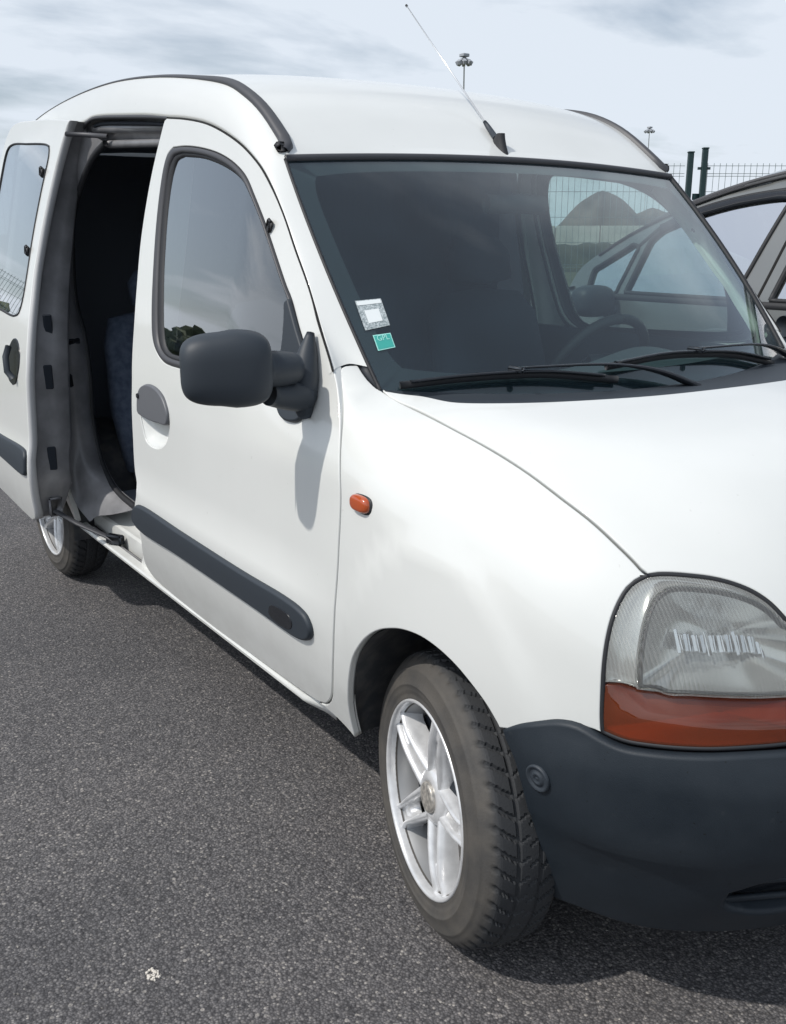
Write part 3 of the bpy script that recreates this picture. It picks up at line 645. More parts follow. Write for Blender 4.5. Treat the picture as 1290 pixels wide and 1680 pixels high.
tube('header_seal', ws_off(sL, np.full(60, 1.0), .002), .0085, 'seal', wso, 8)
for s_ in (-1., 1.):
    tv = np.linspace(.0, 1., 40); tube('pillar_seal', ws_off(np.full(40, s_), tv, -.001), .0042 if s_ < 0 else .0085, 'rubber', wso, 8)
wc = spline(A('ws_corner')[::-1], .006); we = ws_off(np.full(len(wc), -1.), np.linspace(0, .095, len(wc)), -.002)
for L in SIDES:
    mr = np.array([1, -1, 1]) if L else np.array([1, 1, 1]); wn_ = wc+(wc-we)*.25+[-.004, .002, -.004]
    sheet('corner_trim', np.stack([wn_, wc+[-.003, 0, -.003], we, we+[0, .02, 0]], 1)*mr, 'black', wso, flip=L)
def on_ws(q, off=.0): q = np.array(q, float); return ws_off(q[:, 0], q[:, 1], off)
def ws_quad(name, q, mat, parent, off, u0=0, u1=1, v0=0, v1=1, n=6):
    q = np.array(q, float); G = np.zeros((n, n, 2)); us = np.linspace(u0, u1, n); vs_ = np.linspace(v0, v1, n)
    for i, u in enumerate(us):
        for j, v in enumerate(vs_): G[i, j] = (q[0]*(1-u)+q[1]*u)*(1-v)+(q[3]*(1-u)+q[2]*u)*v
    return sheet(name, ws_off(G[..., 0], G[..., 1], off), mat, parent, flip=True)
hq = [(-.9567, .3508), (-.875, .3614), (-.885, .254), (-.965, .2315)]
hd = ws_quad('insurance_holder', hq, 'holder', wso, .0012)
ws_quad('paper_slip', hq, 'paper', wso, .0020, .22, .78, .36, .80)
ws_quad('holder_band', hq, 'paper', wso, .0018, .04, .96, .03, .17)
gq = [(-.95, .213), (-.895, .2236), (-.90, .1679), (-.955, .152)]
ws_quad('fuel_sticker', gq, 'sticker_print', wso, .0012)
ws_quad('sticker_face', gq, 'green', wso, .0018, .05, .95, .06, .94)
def ws_text(name, txt, q, u0, v0, size, mat, parent, off):
    cu = bpy.data.curves.new(name, 'FONT'); cu.body = txt; cu.size = 1.0; to = bpy.data.objects.new(name, cu); col.objects.link(to)
    dg = bpy.context.evaluated_depsgraph_get(); me = bpy.data.meshes.new_from_object(to.evaluated_get(dg)); bpy.data.objects.remove(to)
    q = np.array(q, float); V = []
    for v in me.vertices:
        u = u0+v.co.x*size; w = v0-v.co.y*size*1.25; s2 = (q[0]*(1-u)+q[1]*u)*(1-w)+(q[3]*(1-u)+q[2]*u)*w; V.append(s2)
    V = on_ws(V, off); mk(name, V, [tuple(p.vertices) for p in me.polygons], mat, parent, smooth=False)
ws_text('sticker_lettering', 'GPL', gq, .15, .42, .40, 'sticker_print', wso, .0026)
# --- cowl and wipers
cw = np.linspace(-1, 1, 61); hr_s = spline(np.vstack([hr2, (hr2*[1, -1, 1])[::-1][1:]]), .01)
di = np.r_[0, np.cumsum(np.linalg.norm(np.diff(hr_s, axis=0), axis=1))]; hs = np.stack([np.interp(np.linspace(0, di[-1], 61), di, hr_s[:, k]) for k in range(3)], -1)
wb = ws_off(cw, np.full(61, .0), .001)
cow = [hs+[.012, 0, -.020], hs+[-.004, 0, -.012], hs*.65+wb*.35+[0, 0, -.016], hs*.3+wb*.7+[0, 0, -.010], wb+[0, 0, .0]]
cow_o = sheet('cowl_panel', np.stack(cow, 1), 'plastic', van)
def wiper(blade, arm, pivot_drop):
    b = on_ws(spline(np.c_[np.array(blade), np.zeros(len(blade))], .03)[:, :2], .012)
    w_o = tube('wiper_blade', b, .0055, 'rubber', van, 8, (1, 1.5))
    mid = b[len(b)//2]; fr = on_ws(spline(np.c_[np.array(blade), np.zeros(len(blade))], .03)[:, :2], .024)
    k = len(fr); tube('blade_frame', fr[int(k*.06):int(k*.94)], .0045, 'black', w_o, 6, (1.5, .8))
    a = on_ws(arm, .030); a[-1] += [.0, 0, -.012]
    tube('wiper_arm', spline(a, .03), np.interp(np.linspace(0, 1, len(spline(a, .03))), [0, .55, .75, 1], [.004, .005, .010, .013]), 'black', w_o, 8, (1.4, .7))
    mb = MB(); mb.box(on_ws([arm[0]], .024)[0], (.05, .014, .012), None, .004); mb.build('blade_clip', 'plastic', w_o, True)
wiper([(-.945, .0116), (-.7433, .045), (-.4933, .058), (-.2183, .0288)], [(-.58, .066), (-.215, .0646), (-.045, .0288), (.1033, -.0189)], 0)
wiper([(-.235, .075), (.0433, .095), (.2417, .085), (.4533, .0566), (.7167, -.0202)], [(.21, .095), (.6683, .05), (.95, -.045)], 0)
# --- front doors
dg_ = panel_geo(door, side, h=.03, depth=.022, inset=.0056, back_ok=lambda p: not (p[0] > -.85 and p[2] > 1.0), holes=[win_o, segA('handle_cup')])
gl_ = panel_geo(win_g, SideSurf(-.008), h=.05, inset=-.004, r=.001, depth=.003, back=False)
strip = panel_geo(segA('strip'), side, h=.025, inset=.006, r=.009, depth=.012, back=False, raise_=.0125, step=.008)
badge = panel_geo(segA('strip_badge'), side, h=.02, inset=.001, r=.0015, depth=.003, back=False, raise_=.0140, step=.006)
sail = panel_geo(segA('sail'), side, h=.025, inset=.004, r=.006, depth=.010, back=False, raise_=.011, step=.008)
handle = panel_geo(segA('handle'), side, h=.015, inset=.002, r=.006, depth=.014, back=False, raise_=.009, step=.006)
def closed_resample(P, n):
    Q = np.vstack([P, P[:1]]); d = np.r_[0, np.cumsum(np.linalg.norm(np.diff(Q, axis=0), axis=1))]; t = np.linspace(0, d[-1], n+1)[:-1]
    return np.stack([np.interp(t, d, Q[:, k]) for k in range(3)], -1)
def match_start(Pa, Pb):
    k = int(np.argmin(((Pb-Pa[0])**2).sum(1))); return np.roll(Pb, -k, 0)
lo_ = closed_resample(loop_of(win_o, .01), 200); li_ = match_start(lo_, closed_resample(loop_of(win_g, .01), 200))
rings = []
for f_, off in ((-.01, -.010), (0., .001), (.12, .0045), (.40, .005), (.58, .001), (.60, -.006)):
    P = lo_*(1-f_)+li_*f_; rings.append(np.stack([P[:, 0], -(S(P[:, 0], P[:, 2])+off), P[:, 2]], -1))
seal_g = np.stack(rings, 1); rings = []
for f_, off in ((.56, -.003), (.60, -.001), (.85, -.003), (1., -.0065), (1.04, -.012)):
    P = lo_*(1-f_)+li_*f_; rings.append(np.stack([P[:, 0], -(S(P[:, 0], P[:, 2])+off), P[:, 2]], -1))
seal_i = np.stack(rings, 1)
cupl = closed_resample(loop_of(segA('handle_cup'), .006), 60); cc = cupl.mean(0); cup = []
for f_, off in ((1.03, -.004), (.98, -.006), (.9, -.018), (.7, -.030), (.4, -.034), (.02, -.035)):
    P = cc+(cupl-cc)*f_; cup.append(np.stack([P[:, 0], -(S(P[:, 0], P[:, 2])+off), P[:, 2]], -1))
cup = np.stack(cup, 1)
for L in SIDES:
    mr = [1, -1, 1] if L else [1, 1, 1]
    dr = place('front_door', dg_, 'paint', van, L)
    place('window_pane', gl_, 'sideglass', dr, L, False); sheet('window_seal', seal_g*mr, 'seal', dr, cu=True, flip=L); sheet('glass_run', seal_i*mr, 'rubber', dr, cu=True, flip=L)
    place('side_moulding', strip, 'plastic', dr, L, False); place('moulding_badge', badge, 'black', dr, L, False)
    place('handle_flap', handle, 'handle', dr, L, False); sheet('handle_recess', cup*mr, 'paint', dr, cu=True, flip=L)
    mb = MB(); hp = np.array([-1.378, -(S(-1.378, .915)+.0095), .915])*mr; V, F = lathe_geo([(.0001, -.004), (.007, -.004), (.008, 0), (.008, .004)], 16); mb.add(np.array(V)*[1, -1 if L else 1, 1]+hp, F); mb.build('key_lock', 'black', dr)
    cl_ = np.array([-.700, -(S(-.700, 1.385)+.006), 1.385])*mr; mb = MB(); mb.box(cl_, (.022, .010, .03), Matrix.Rotation(.5, 4, 'Y'), .004); mb.build('vent_catch', 'rubber', dr, True)
    place('mirror_sail', sail, 'plastic', dr, L, False)
    # inner trim so the door has a dark inside
    Gi = []
    for x in np.linspace(-1.43, -.36, 20): Gi.append([(x, -(float(S(x, z))-.07), z) for z in np.linspace(.36, 1.045, 12)])
    sheet('door_trim', np.array(Gi)*mr, 'cabin', dr)
# --- mirrors
def mirror(L):
    mr = np.array([1, -1, 1]) if L else np.array([1, 1, 1])
    c = np.array([-.430, -.980, 1.107]); wx = np.array([-.34, -.94, 0.]); wx /= np.linalg.norm(wx); dx = np.array([wx[1]*-1, wx[0], 0])
    V = []; nu, nv = 30, 48
    for i in range(nu):
        ph = -math.pi/2+math.pi*i/(nu-1); u = np.sign(math.sin(ph))*abs(math.sin(ph))**.62; cr = abs(math.cos(ph))**.42
        for j in range(nv):
            a = 2*math.pi*j/nv; ca, sa = math.cos(a), math.sin(a)
            px = np.sign(ca)*abs(ca)**.62*cr; pz = np.sign(sa)*abs(sa)**.62*cr
            depth = .062 if px > 0 else .030
            hz = .0745 if pz > 0 else .071
            V.append((c+wx*u*.090+dx*px*depth+np.array([0, 0, pz*hz*(1-.06*max(u, 0))+(.004 if u < 0 else 0)*pz]))*mr)
    F = grid_faces(nu, nv, False, True)
    h = mk('door_mirror', V, F if L else [f[::-1] for f in F], 'plastic', van)
    # reflecting glass on the rear face
    G = []
    for u in np.linspace(-.86, .86, 14):
        G.append([(c+wx*u*.086-dx*.0315+np.array([0, 0, v*.060*(1-.12*u**4)]))*mr for v in np.linspace(-1, 1, 8)])
    sheet('mirror_glass', G, 'chrome', h, flip=L)
    # arm: hinge block and foot
    def blob(name, P, rr, mat='plastic'):
        path = spline(np.array(P), .012); r = np.interp(np.linspace(0, 1, len(path)), np.linspace(0, 1, len(rr)), rr)
        return tube(name, path*mr, r, mat, h, 18, (1.05, 1.0))
    blob('hinge_block', [(-.405, -.915, 1.105), (-.410, -.88, 1.103), (-.418, -.855, 1.101), (-.424, -.83, 1.10)], [.036, .037, .036, .032])
    blob('mirror_foot', [(-.416, -.895, 1.052), (-.424, -.865, 1.046), (-.432, -.835, 1.040), (-.440, -.80, 1.035)], [.024, .028, .031, .032])
    blob('foot_fairing', [(-.466, -.765, 1.165), (-.454, -.783, 1.11), (-.442, -.796, 1.06), (-.437, -.802, 1.015), (-.439, -.798, .992)], [.008, .021, .028, .028, .014])
    return h
for L in SIDES: mirror(L)
# --- front bumper
def F_bump(p):
    z = p[..., 2]; pr = .010+.012*smoothstep(.34, .44, z)*(1-smoothstep(.55, .62, z))+.006*(1-smoothstep(.395, .415, z))*0-.011*(1-smoothstep(.404, .418, z))
    return F_low(p)-pr*smoothstep(.22, .40, p[..., 0])-.003
bumpS = DrumSurf(F_bump, .05, 0., .6)
bt, hb, bb_, bsd = A('bumper_top'), A('headlamp_bottom'), A('bumper_bottom'), A('bumper_side')
topc = np.vstack([bt[:-1], hb[:-1]+[0, 0, -.010], [[.64, -.45, .607], [.67, -.30, .605], [.69, 0, .605]]])
botc = np.vstack([bb_, [[.60, -.30, .212], [.615, 0, .212]]])
bl = [bsd[::-1], topc, mir(topc), mir(bsd[::-1])[:: 1], mir(botc)[::-1], botc[::-1]]
bl[3] = (bsd*[1, -1, 1]); bl[4] = botc*[1, -1, 1]
fq = np.array([[.54, -.575, .335], [.57, -.50, .372], [.60, -.43, .386], [.62, -.34, .392], [.63, -.26, .385], [.62, -.245, .33], [.61, -.26, .275], [.58, -.42, .262], [.54, -.53, .275], [.53, -.575, .30], [.54, -.575, .335]])
bg = panel_geo(bl, bumpS, h=.028, inset=.002, r=.010, depth=.035, back=False, holes=[[fq], [fq*[1, -1, 1]]])
bmp = place('front_bumper', bg, 'bumper', van)
for L in SIDES:
    c = A('bumper_plug')[0]; nrm_ = grad(F_bump, c[None])[0]; c = bumpS.lift(bumpS.uv(c[None]))[0]
    q = Vector(nrm_).to_track_quat('Y', 'Z').to_matrix(); V, F = lathe_geo([(.0245, -.002), (.0245, .003), (.021, .0045), (.019, .001), (.013, .001), (.0115, .004), (.007, .0045), (.0055, .001), (.003, .003), (.0001, .0035)], 32)
    V = np.array(V)@np.array(q).T+c
    if L: V = V*[1, -1, 1]
    mk('bumper_plug', V, F if not L else [f[::-1] for f in F], 'plastic', bmp)
# recessed fog lamp pockets and lower grille
for L in SIDES:
    pk = panel_geo([fq], bumpS, h=.03, inset=-.006, r=.001, depth=.004, back=False, raise_=-.030); place('fog_lamp_blank', pk, 'black', bmp, L, False)
    for z_ in (.300, .345):
        P = bumpS.lift(bumpS.uv(np.array([[.54, -.56, z_], [.58, -.45, z_], [.61, -.35, z_], [.62, -.26, z_]])))-[.022, 0, 0]; tube('pocket_slat', P*([1, -1, 1] if L else [1, 1, 1]), .006, 'bumper', bmp, 8)
gq2 = np.array([[.60, -.40, .635], [.66, 0, .635], [.60, .40, .635], [.60, .41, .755], [.62, 0, .772], [.60, -.41, .755], [.60, -.40, .635]])
place('grille', panel_geo([gq2], front, h=.04, inset=.004, r=.004, depth=.03, back=True, raise_=-.006), 'plastic', van)
# --- headlamps
hto, hbt, dvd, htp = A('headlamp_outer'), A('headlamp_bottom'), A('lamp_divide'), A('headlamp_top')
innr = np.array([[.64, -.45, .622], [.64, -.425, .66], [.63, -.423, .72], [.60, -.445, .76], [.5472, -.5101, .7953]])
full = [hto, hbt, np.vstack([hbt[-1:], innr]), htp]
k_d = int(np.argmin(np.abs(hto[:, 2]-dvd[0, 2])))
dvx = np.vstack([dvd, [[.625, -.42, .690]]])
upper = [np.vstack([hto[:k_d], dvx[:1]]), dvx, np.vstack([dvx[-1:], innr[2:]]), htp]
lower = [np.vstack([dvx[:1], hto[k_d+1:]]), hbt, np.vstack([hbt[-1:], innr[:2], dvx[-1:]]), dvx[::-1]]
# the main lens inside the side wedge
uo = loop_of(upper, .006); uq = lampS.uv(uo); cu_ = uq.mean(0)
ml = []
for q in uq:
    f_ = q-cu_; wdg = np.clip(f_[0]/.12, 0, 1); ml.append(cu_+f_*[.86-.10*wdg, .87])
ml = np.array(ml)+[-.006, -.004]; ml3 = lampS.lift(ml)
lens_g = panel_geo(upper, lampS, h=.02, inset=.005, r=.003, depth=.012, back=False, holes=[[np.vstack([ml3, ml3[:1]])]], raise_=-.002, step=.008)
main_g = panel_geo([np.vstack([ml3, ml3[:1]])], lampS, h=.02, inset=.003, r=.006, depth=.010, back=False, raise_=.005, step=.008)
F_amb = lambda p: F_low(p)+.020*np.clip((p[..., 2]-.652)/.04, 0, 1)*smoothstep(-.755, -.70, p[..., 1])
ambS = DrumSurf(F_amb, .15, -.35, .3)
amb_g = panel_geo(lower, ambS, h=.02, inset=.005, r=.004, depth=.02, back=False, raise_=-.001, step=.008)
ring_o = closed_resample(ml3, 140); rq_ = lampS.uv(ring_o); rc_ = rq_.mean(0); lens_ring = np.stack([lampS.lift(rc_+(rq_-rc_)*f_)-lampS.nrm(lampS.lift(rc_+(rq_-rc_)*f_))*d_ for f_, d_ in ((1.022, .003), (.99, .0035), (.965, .010))], 1)
gasket = closed_resample(loop_of(full, .008), 180)
gq_ = lampS.uv(gasket); gasket = lampS.lift(gq_)-lampS.nrm(lampS.lift(gq_))*.004
def bowl(loop_uv, depth, shrink, n=10, start=.016):
    c = loop_uv.mean(0); R = []
    for k in range(n):
        f_ = k/(n-1); q = c+(loop_uv-c)*(1-f_*shrink); P = lampS.lift(q); nn_ = lampS.nrm(P); dirn = nn_*.0+np.array([.88, -.42, .1]); R.append(P-dirn*(start+depth*math.sin(f_*math.pi/2)))
    return np.stack(R, 1)
mlr = closed_resample(ml3, 120); rb = bowl(lampS.uv(mlr), .075, .995, 14, .014)
ur = closed_resample(uo, 120); sb_ = np.stack([lampS.lift(lampS.uv(ur))-lampS.nrm(lampS.lift(lampS.uv(ur)))*.012, lampS.lift(lampS.uv(ur))-lampS.nrm(lampS.lift(lampS.uv(ur)))*.030, match_start(ur, mlr)-np.array([.88, -.42, .1])*.016], 1)
M['reflector'] = pbr('lamp_reflector', (.66, .66, .65), .16, metal=.80)
al_ = closed_resample(loop_of(lower, .008), 120); amb_bowl = bowl(lampS.uv(al_), .035, .98, 8, .016)
for L in SIDES:
    mr = np.array([1, -1, 1]) if L else np.array([1, 1, 1])
    hl = sheet('headlamp', rb*mr, 'reflector', van, cu=True, flip=L)
    sheet('lens_ring', lens_ring*mr, 'black', hl, cu=True, flip=L)
    sheet('lamp_housing', sb_*mr, 'reflector', hl, cu=True, flip=L)
    place('side_lens', lens_g, 'flute', hl, L, False); place('main_lens', main_g, 'lens', hl, L, False); place('turn_signal', amb_g, 'amber', hl, L, False); sheet('signal_reflector', amb_bowl*mr, 'reflector', hl, cu=True, flip=L)
    tube('lamp_gasket', np.vstack([gasket, gasket[:1]])*mr, .0042, 'rubber', hl, 8)
    # tilted chrome strips added behind the lens to catch sky as bright flutes
    ax = np.array([.88, -.42, .1]); ax /= np.linalg.norm(ax); ux = np.array([.42, .88, 0]); ux /= np.linalg.norm(ux); c = mlr.mean(0)-ax*.045
    for k in range(22):
        u_ = -.075+k*.0068; z_ = -.002-.014*(u_/.075)**2*(1 if u_ > 0 else -.5); h_ = .030 if k % 7 else .042; tl_ = .62+.10*math.sin(k*1.9)
        mb = MB(); p = c+ux*u_+np.array([0, 0, z_])-ax*.10*(u_**2)/.075; R3 = Matrix((Vector(ax), Vector(ux), Vector((0, 0, 1)))).transposed().to_4x4()@Matrix.Rotation(-tl_, 4, 'Y')@Matrix.Rotation(.35*(1 if k % 2 else -1), 4, 'Z'); mb.box(p, (.003, .0060, h_), R3, .0008)
        V = np.array(mb.V)*mr; mk('glint_flute', V, mb.F if not L else [f[::-1] for f in mb.F], 'chrome', hl, smooth=False)

# --- wheels
def tyre_geo(seg=432, nblk=48):
    prof = [(.184, -.066), (.190, -.079), (.1955, -.0850), (.199, -.0862), (.203, -.0850), (.208, -.0858), (.215, -.0880), (.222, -.0886), (.2235, -.0900), (.2265, -.0900), (.228, -.0884), (.236, -.0874), (.245, -.0850), (.2535, -.0818), (.2555, -.0825), (.2575, -.0800), (.2645, -.0755), (.271, -.0705), (.2765, -.0655), (.281, -.0605), (.2845, -.0560)]
    tr = [(.2860+.0035*(1-(h/.052)**2), h) for h in np.linspace(-.052, .052, 30)]
    prof = prof+tr+[(r, -h) for r, h in prof[::-1]]
    R0 = np.array(prof); V = []; wall = []
    for i in range(seg):
        a = 2*math.pi*i/seg; c, s = math.cos(a), math.sin(a)
        for r, h in R0:
            d = 0.
            if abs(h) < .068 and r > .270:
                ah = abs(h); ph = (i/seg*nblk+(.55*(ah-.03)/.03 if ah > .02 else .3*h/.02)+(.5 if h > 0 else 0)) % 1
                if ah > .026: d = .0065*min(1, max(0, (.30-abs(ph-.5))/.06)-0)*0+(.0065 if ph < .24 else 0)
                elif ah < .018: d = .003 if ph < .12 else 0
                if .0195 < ah < .0245: d = .0045
                if ah > .062: d *= .6
                if r < .278: d *= .6
            V.append(((r-d)*s, h, (r-d)*c)); wall.append(float(np.clip((.2835-r)/.008, 0, 1)))
    return V, grid_faces(seg, len(R0), True, False), wall
tv_, tf_, tw_ = tyre_geo()
tyre_me = bpy.data.meshes.new('tyre'); tyre_me.from_pydata(tv_, [], tf_); tyre_me.update()
at_ = tyre_me.attributes.new('wall', 'FLOAT', 'POINT'); at_.data.foreach_set('value', tw_)
tyre_me.polygons.foreach_set('use_smooth', [abs(math.hypot(p.center.x, p.center.z)) < .281 for p in tyre_me.polygons]); tyre_me.materials.append(M['tyre'])
V, F = lathe_geo([(.1935, -.076), (.1962, -.083), (.1950, -.0872), (.1915, -.088), (.1885, -.085), (.1870, -.078), (.1855, -.068)], 96)
V2, F2 = lathe_geo([(.1857, -.069), (.180, -.055), (.175, -.035), (.171, .02), (.168, .075), (.19, .085)], 96)
def mesh_of(name, V, F, mat, smooth=True):
    o = mk(name, V, F, mat, None, smooth=smooth); me = o.data; bpy.data.objects.remove(o); return me
rim_me = mesh_of('rim_lip', V, F, 'rim'); barrel_me = mesh_of('rim_barrel', V2, F2, 'barrel')
def rib_geo(ang0):
    "one twin-arm spoke: the arms stand apart at the hub, leave a window between them and close up at the rim"
    n = 34; rs = np.linspace(.043, .1885, n); G = []; slot = []
    for r in rs:
        f_ = (r-.043)/.1455; hw = .0345*(1-f_)+.0225*f_+.006*max(0, f_-.8)/.2; h0 = -.067-.0140*math.sin(min(1, f_*1.15)*math.pi*.5)+.006*f_**4
        op = .060 < r < .128; slot.append(op); gr = .012 if not op else .034
        half = [(1.14, .045), (1.05, .017), (.95, .0055), (.84, .0005), (.74, 0), (.64, .0015), (.54, .007 if op else .006), (.50, .013 if op else .010), (.49, gr)]
        sec = [(-a, b) for a, b in half]+[(a, b) for a, b in half[::-1]]
        G.append([np.array([hw*a, h0+b, r]) for a, b in sec])
    m_ = len(sec); F = []
    for i in range(n-1):
        for j in range(m_-1):
            if j == m_//2-1 and slot[i] and slot[i+1]: continue
            F.append((i*m_+j, (i+1)*m_+j, (i+1)*m_+j+1, i*m_+j+1))
    B = MB(); B.add(np.array(G).reshape(-1, 3), F); return B
spoke_me = []
sp_b = rib_geo(0.); spoke_me = mesh_of('spoke', sp_b.V, [f[::-1] for f in sp_b.F], 'rim')
V, F = lathe_geo([(.058, -.02), (.058, -.058), (.052, -.066), (.040, -.0695), (.031, -.0695), (.031, -.063), (.0305, -.063)], 48); hub_me = mesh_of('hub', V, F, 'rim')
V, F = lathe_geo([(.0305, -.058), (.0305, -.0740), (.028, -.0762), (.020, -.0768), (.0001, -.0770)], 40); cap_me = mesh_of('hub_cap', V, F, 'capm')
V, F = lathe_geo([(.05, -.034), (.128, -.034), (.128, -.020), (.05, -.020)], 48); disc_me = mesh_of('brake_disc', V, F, 'steel', False)
cb = MB(); cb.box((.085, -.030, .055), (.075, .034, .11), Matrix.Rotation(.6, 4, 'Y'), .012); cal_me = mesh_of('brake_caliper', cb.V, cb.F, 'dark', False)
V, F = lathe_geo([(.0001, -.026), (.168, -.026), (.170, .0)], 48); shield_me = mesh_of('brake_shield', V, F, 'dark')
V, F = lathe_geo([(.0105, -.03), (.0105, -.056), (.0075, -.059), (.0001, -.059)], 6); bolt_me = mesh_of('wheel_bolt', np.array(V)+[0, -.006, .043], F, 'steel', False)
def sub(name, me, parent, rz=0., ry=0.):
    o = bpy.data.objects.new(name, me); col.objects.link(o); o.parent = parent; o.rotation_euler = (0, ry, rz); return o
def wheel(loc, rz, camber, spin):
    w = sub('wheel', rim_me, van); w.location = loc; w.rotation_mode = 'ZXY'; w.rotation_euler = (camber, 0, rz)
    sub('tyre', tyre_me, w); sub('rim_barrel', barrel_me, w)
    for k in range(5): sub('spoke', spoke_me, w, 0, spin+k*2*math.pi/5)
    for n_, me in (('hub', hub_me), ('hub_cap', cap_me), ('brake_disc', disc_me), ('brake_caliper', cal_me), ('brake_shield', shield_me)): sub(n_, me, w)
    for k in range(4): sub('wheel_bolt', bolt_me, w, 0, .4+k*math.pi/2)
    return w
STEER = math.radians(-13.5)
wheel((.010, -.713, .289), STEER, math.radians(-2.0), math.radians(-60))
wheel((.012, .712, .289), math.pi+STEER, 0, .3)
wheel((-2.6, -.715, .289), 0, 0, math.radians(-52)); wheel((-2.6, .715, .289), math.pi, 0, .5)
# --- arch liners, underbody, sills, floor
ar = A('arch'); arc = spline(np.vstack([ar, [[.258, -.80, .54], [.290, -.765, .435], [.292, -.70, .24]]]), .02)
for L in SIDES:
    mr = np.array([1, -1, 1]) if L else np.array([1, 1, 1])
    cen = np.array([.03, 0, .31]); G = []
    for f_, y in ((1.0, None), (1.01, -.79), (1.05, -.74), (1.07, -.60), (1.05, -.50), (.8, -.46), (0.02, -.45)):
        P = arc.copy(); P[:, [0, 2]] = cen[[0, 2]]+(arc[:, [0, 2]]-cen[[0, 2]])*f_
        P[:, 1] = arc[:, 1]+.014 if y is None else np.maximum(y, arc[:, 1]+.014); G.append(P)
    sheet('arch_liner', np.stack(G, 1)*mr, 'liner', van)
    # rear arch
    ra = [(-2.6+.335*math.cos(a), 0, .30+.335*math.sin(a)) for a in np.linspace(-.2, math.pi+.2, 30)]; ra = np.array(ra)
    sheet('rear_arch_liner', np.stack([ra+[0, -.80, 0], ra+[0, -.52, 0], (ra-[-2.6, 0, .3])*.05+[-2.6, -.5, .3]], 1)*mr, 'liner', van)
    # sill with the sliding door's track slot
    xs = np.array([-.455, -.52, -.8, -1.2, -1.5, -1.8, -2.1, -2.26]); pf = [(-.66, .255), (-.745, .268), (-.766, .276), (-.7785, .288), (-.7800, .296), (-.776, .303), (-.752, .306), (-.750, .285), (-.722, .285), (-.720, .345), (-.712, .352), (-.690, .354), (-.66, .375), (-.62, .40)]
    G = np.array([[(x, y, z) for y, z in pf] for x in xs]); G[0, :, 1] = np.maximum(G[0, :, 1], -.745); G[0, :, 0] += .035; si = sheet('sill', G*mr, 'paint', van, flip=not L)
    md = si.modifiers.new('edge', 'EDGE_SPLIT'); md.split_angle = .6
    mb = MB(); mb.box(np.array([-1.85, -.7365, .2875])*mr, (.80, .026, .004)); mb.build('door_track', 'rubber', si)
    tube('track_rail', np.array([(-1.46, -.742, .300), (-1.9, -.744, .300), (-2.2, -.748, .300)])*mr, .005, 'jamb', si, 8)
ub = MB(); ub.box((-1.35, 0, .30), (1.95, 1.40, .10)); ub.box((.02, 0, .55), (.9, .88, .62)); ub.box((-2.62, 0, .34), (.95, .98, .08)); ub.box((.28, 0, .27), (.45, 1.05, .06)); ub.build('underbody', 'dark', van)
fl_ = MB(); fl_.box((-2.0, 0, .385), (2.3, 1.26, .03)); fl_.build('cargo_floor', 'lining', van)
# --- rear quarters, left flank, tailgate
for L in SIDES:
    x0 = -2.245
    if not L:
        q = np.array([[x0, 0, 1.69], [-2.6, 0, 1.695], [-3.14, 0, 1.655], [-3.2, 0, 1.2], [-3.2, 0, .45], [-2.97, 0, .40]]); q2 = np.array([[-2.6+.34*math.cos(a), 0, .30+.34*math.sin(a)] for a in np.linspace(math.pi*.9, math.pi*.02, 16)])
        q3 = np.array([[-2.255, 0, .31], [-2.20, 0, .45], [-2.19, 0, .7], [-2.16, 0, .92], [-2.20, 0, 1.12], [-2.27, 0, 1.33], [-2.30, 0, 1.54], [x0, 0, 1.69]])
    else:
        q = np.array([[-1.475, 0, 1.685], [-2.6, 0, 1.695], [-3.14, 0, 1.655], [-3.2, 0, 1.2], [-3.2, 0, .45], [-2.97, 0, .40]]); q2 = np.array([[-2.6+.34*math.cos(a), 0, .30+.34*math.sin(a)] for a in np.linspace(math.pi*.9, math.pi*.02, 16)])
        q3 = np.array([[-2.25, 0, .31], [-1.49, 0, .31], [-1.49, 0, .7], [-1.475, 0, 1.2], [-1.475, 0, 1.685]])
    lp = [q[:3], q[2:5], q[4:], np.vstack([q[-1:], q2]), np.vstack([q2[-1:], q3])]
    rq = panel_geo(lp, side, h=.06, depth=.02, back=False); place('rear_quarter', rq, 'paint', van, L, False)
tl = [[(-3.2-.03*math.sin(math.pi*k), y*(float(S(-3.1, z))-.01), z) for y in np.linspace(-1, 1, 12)] for k, z in zip(np.linspace(0, 1, 14), np.linspace(.35, 1.76, 14))]
sheet('tailgate', tl, 'paint', van)
# inner skins keep the cargo space dark
inn = []
for x in np.linspace(-1.46, -3.15, 8): inn.append([(x, .98*(float(S(x, z))-.05), z) for z in np.linspace(.36, 1.66, 10)])
sheet('cargo_lining', inn, 'lining', van)
inn = [[(x, y*.62, 1.67+.05*(1-y*y)-.0) for y in np.linspace(-1, 1, 9)] for x in np.linspace(-1.12, -3.15, 6)]
sheet('headliner', inn, 'lining', van)
inn = [[(-1.0+.26*k, y*.62, 1.615-.14*k**1.2+.03*(1-y*y)) for y in np.linspace(-1, 1, 9)] for k in np.linspace(0, .86, 6)]
sheet('front_headliner', inn, 'cabin', van)
inn = [[(-3.12, y*.62, z) for y in np.linspace(-1, 1, 4)] for z in (.36, 1.0, 1.7)]; sheet('rear_lining', inn, 'lining', van)
# bulkhead curtain behind the seats, in soft folds
inn = []
for y in np.linspace(-.64, .60, 90): inn.append([(-1.475+.010*math.sin(y*58)+.006*math.sin(y*23+1), y, z) for z in (.40, .8, 1.2, 1.70)])
sheet('bulkhead_curtain', inn, 'seat', van)
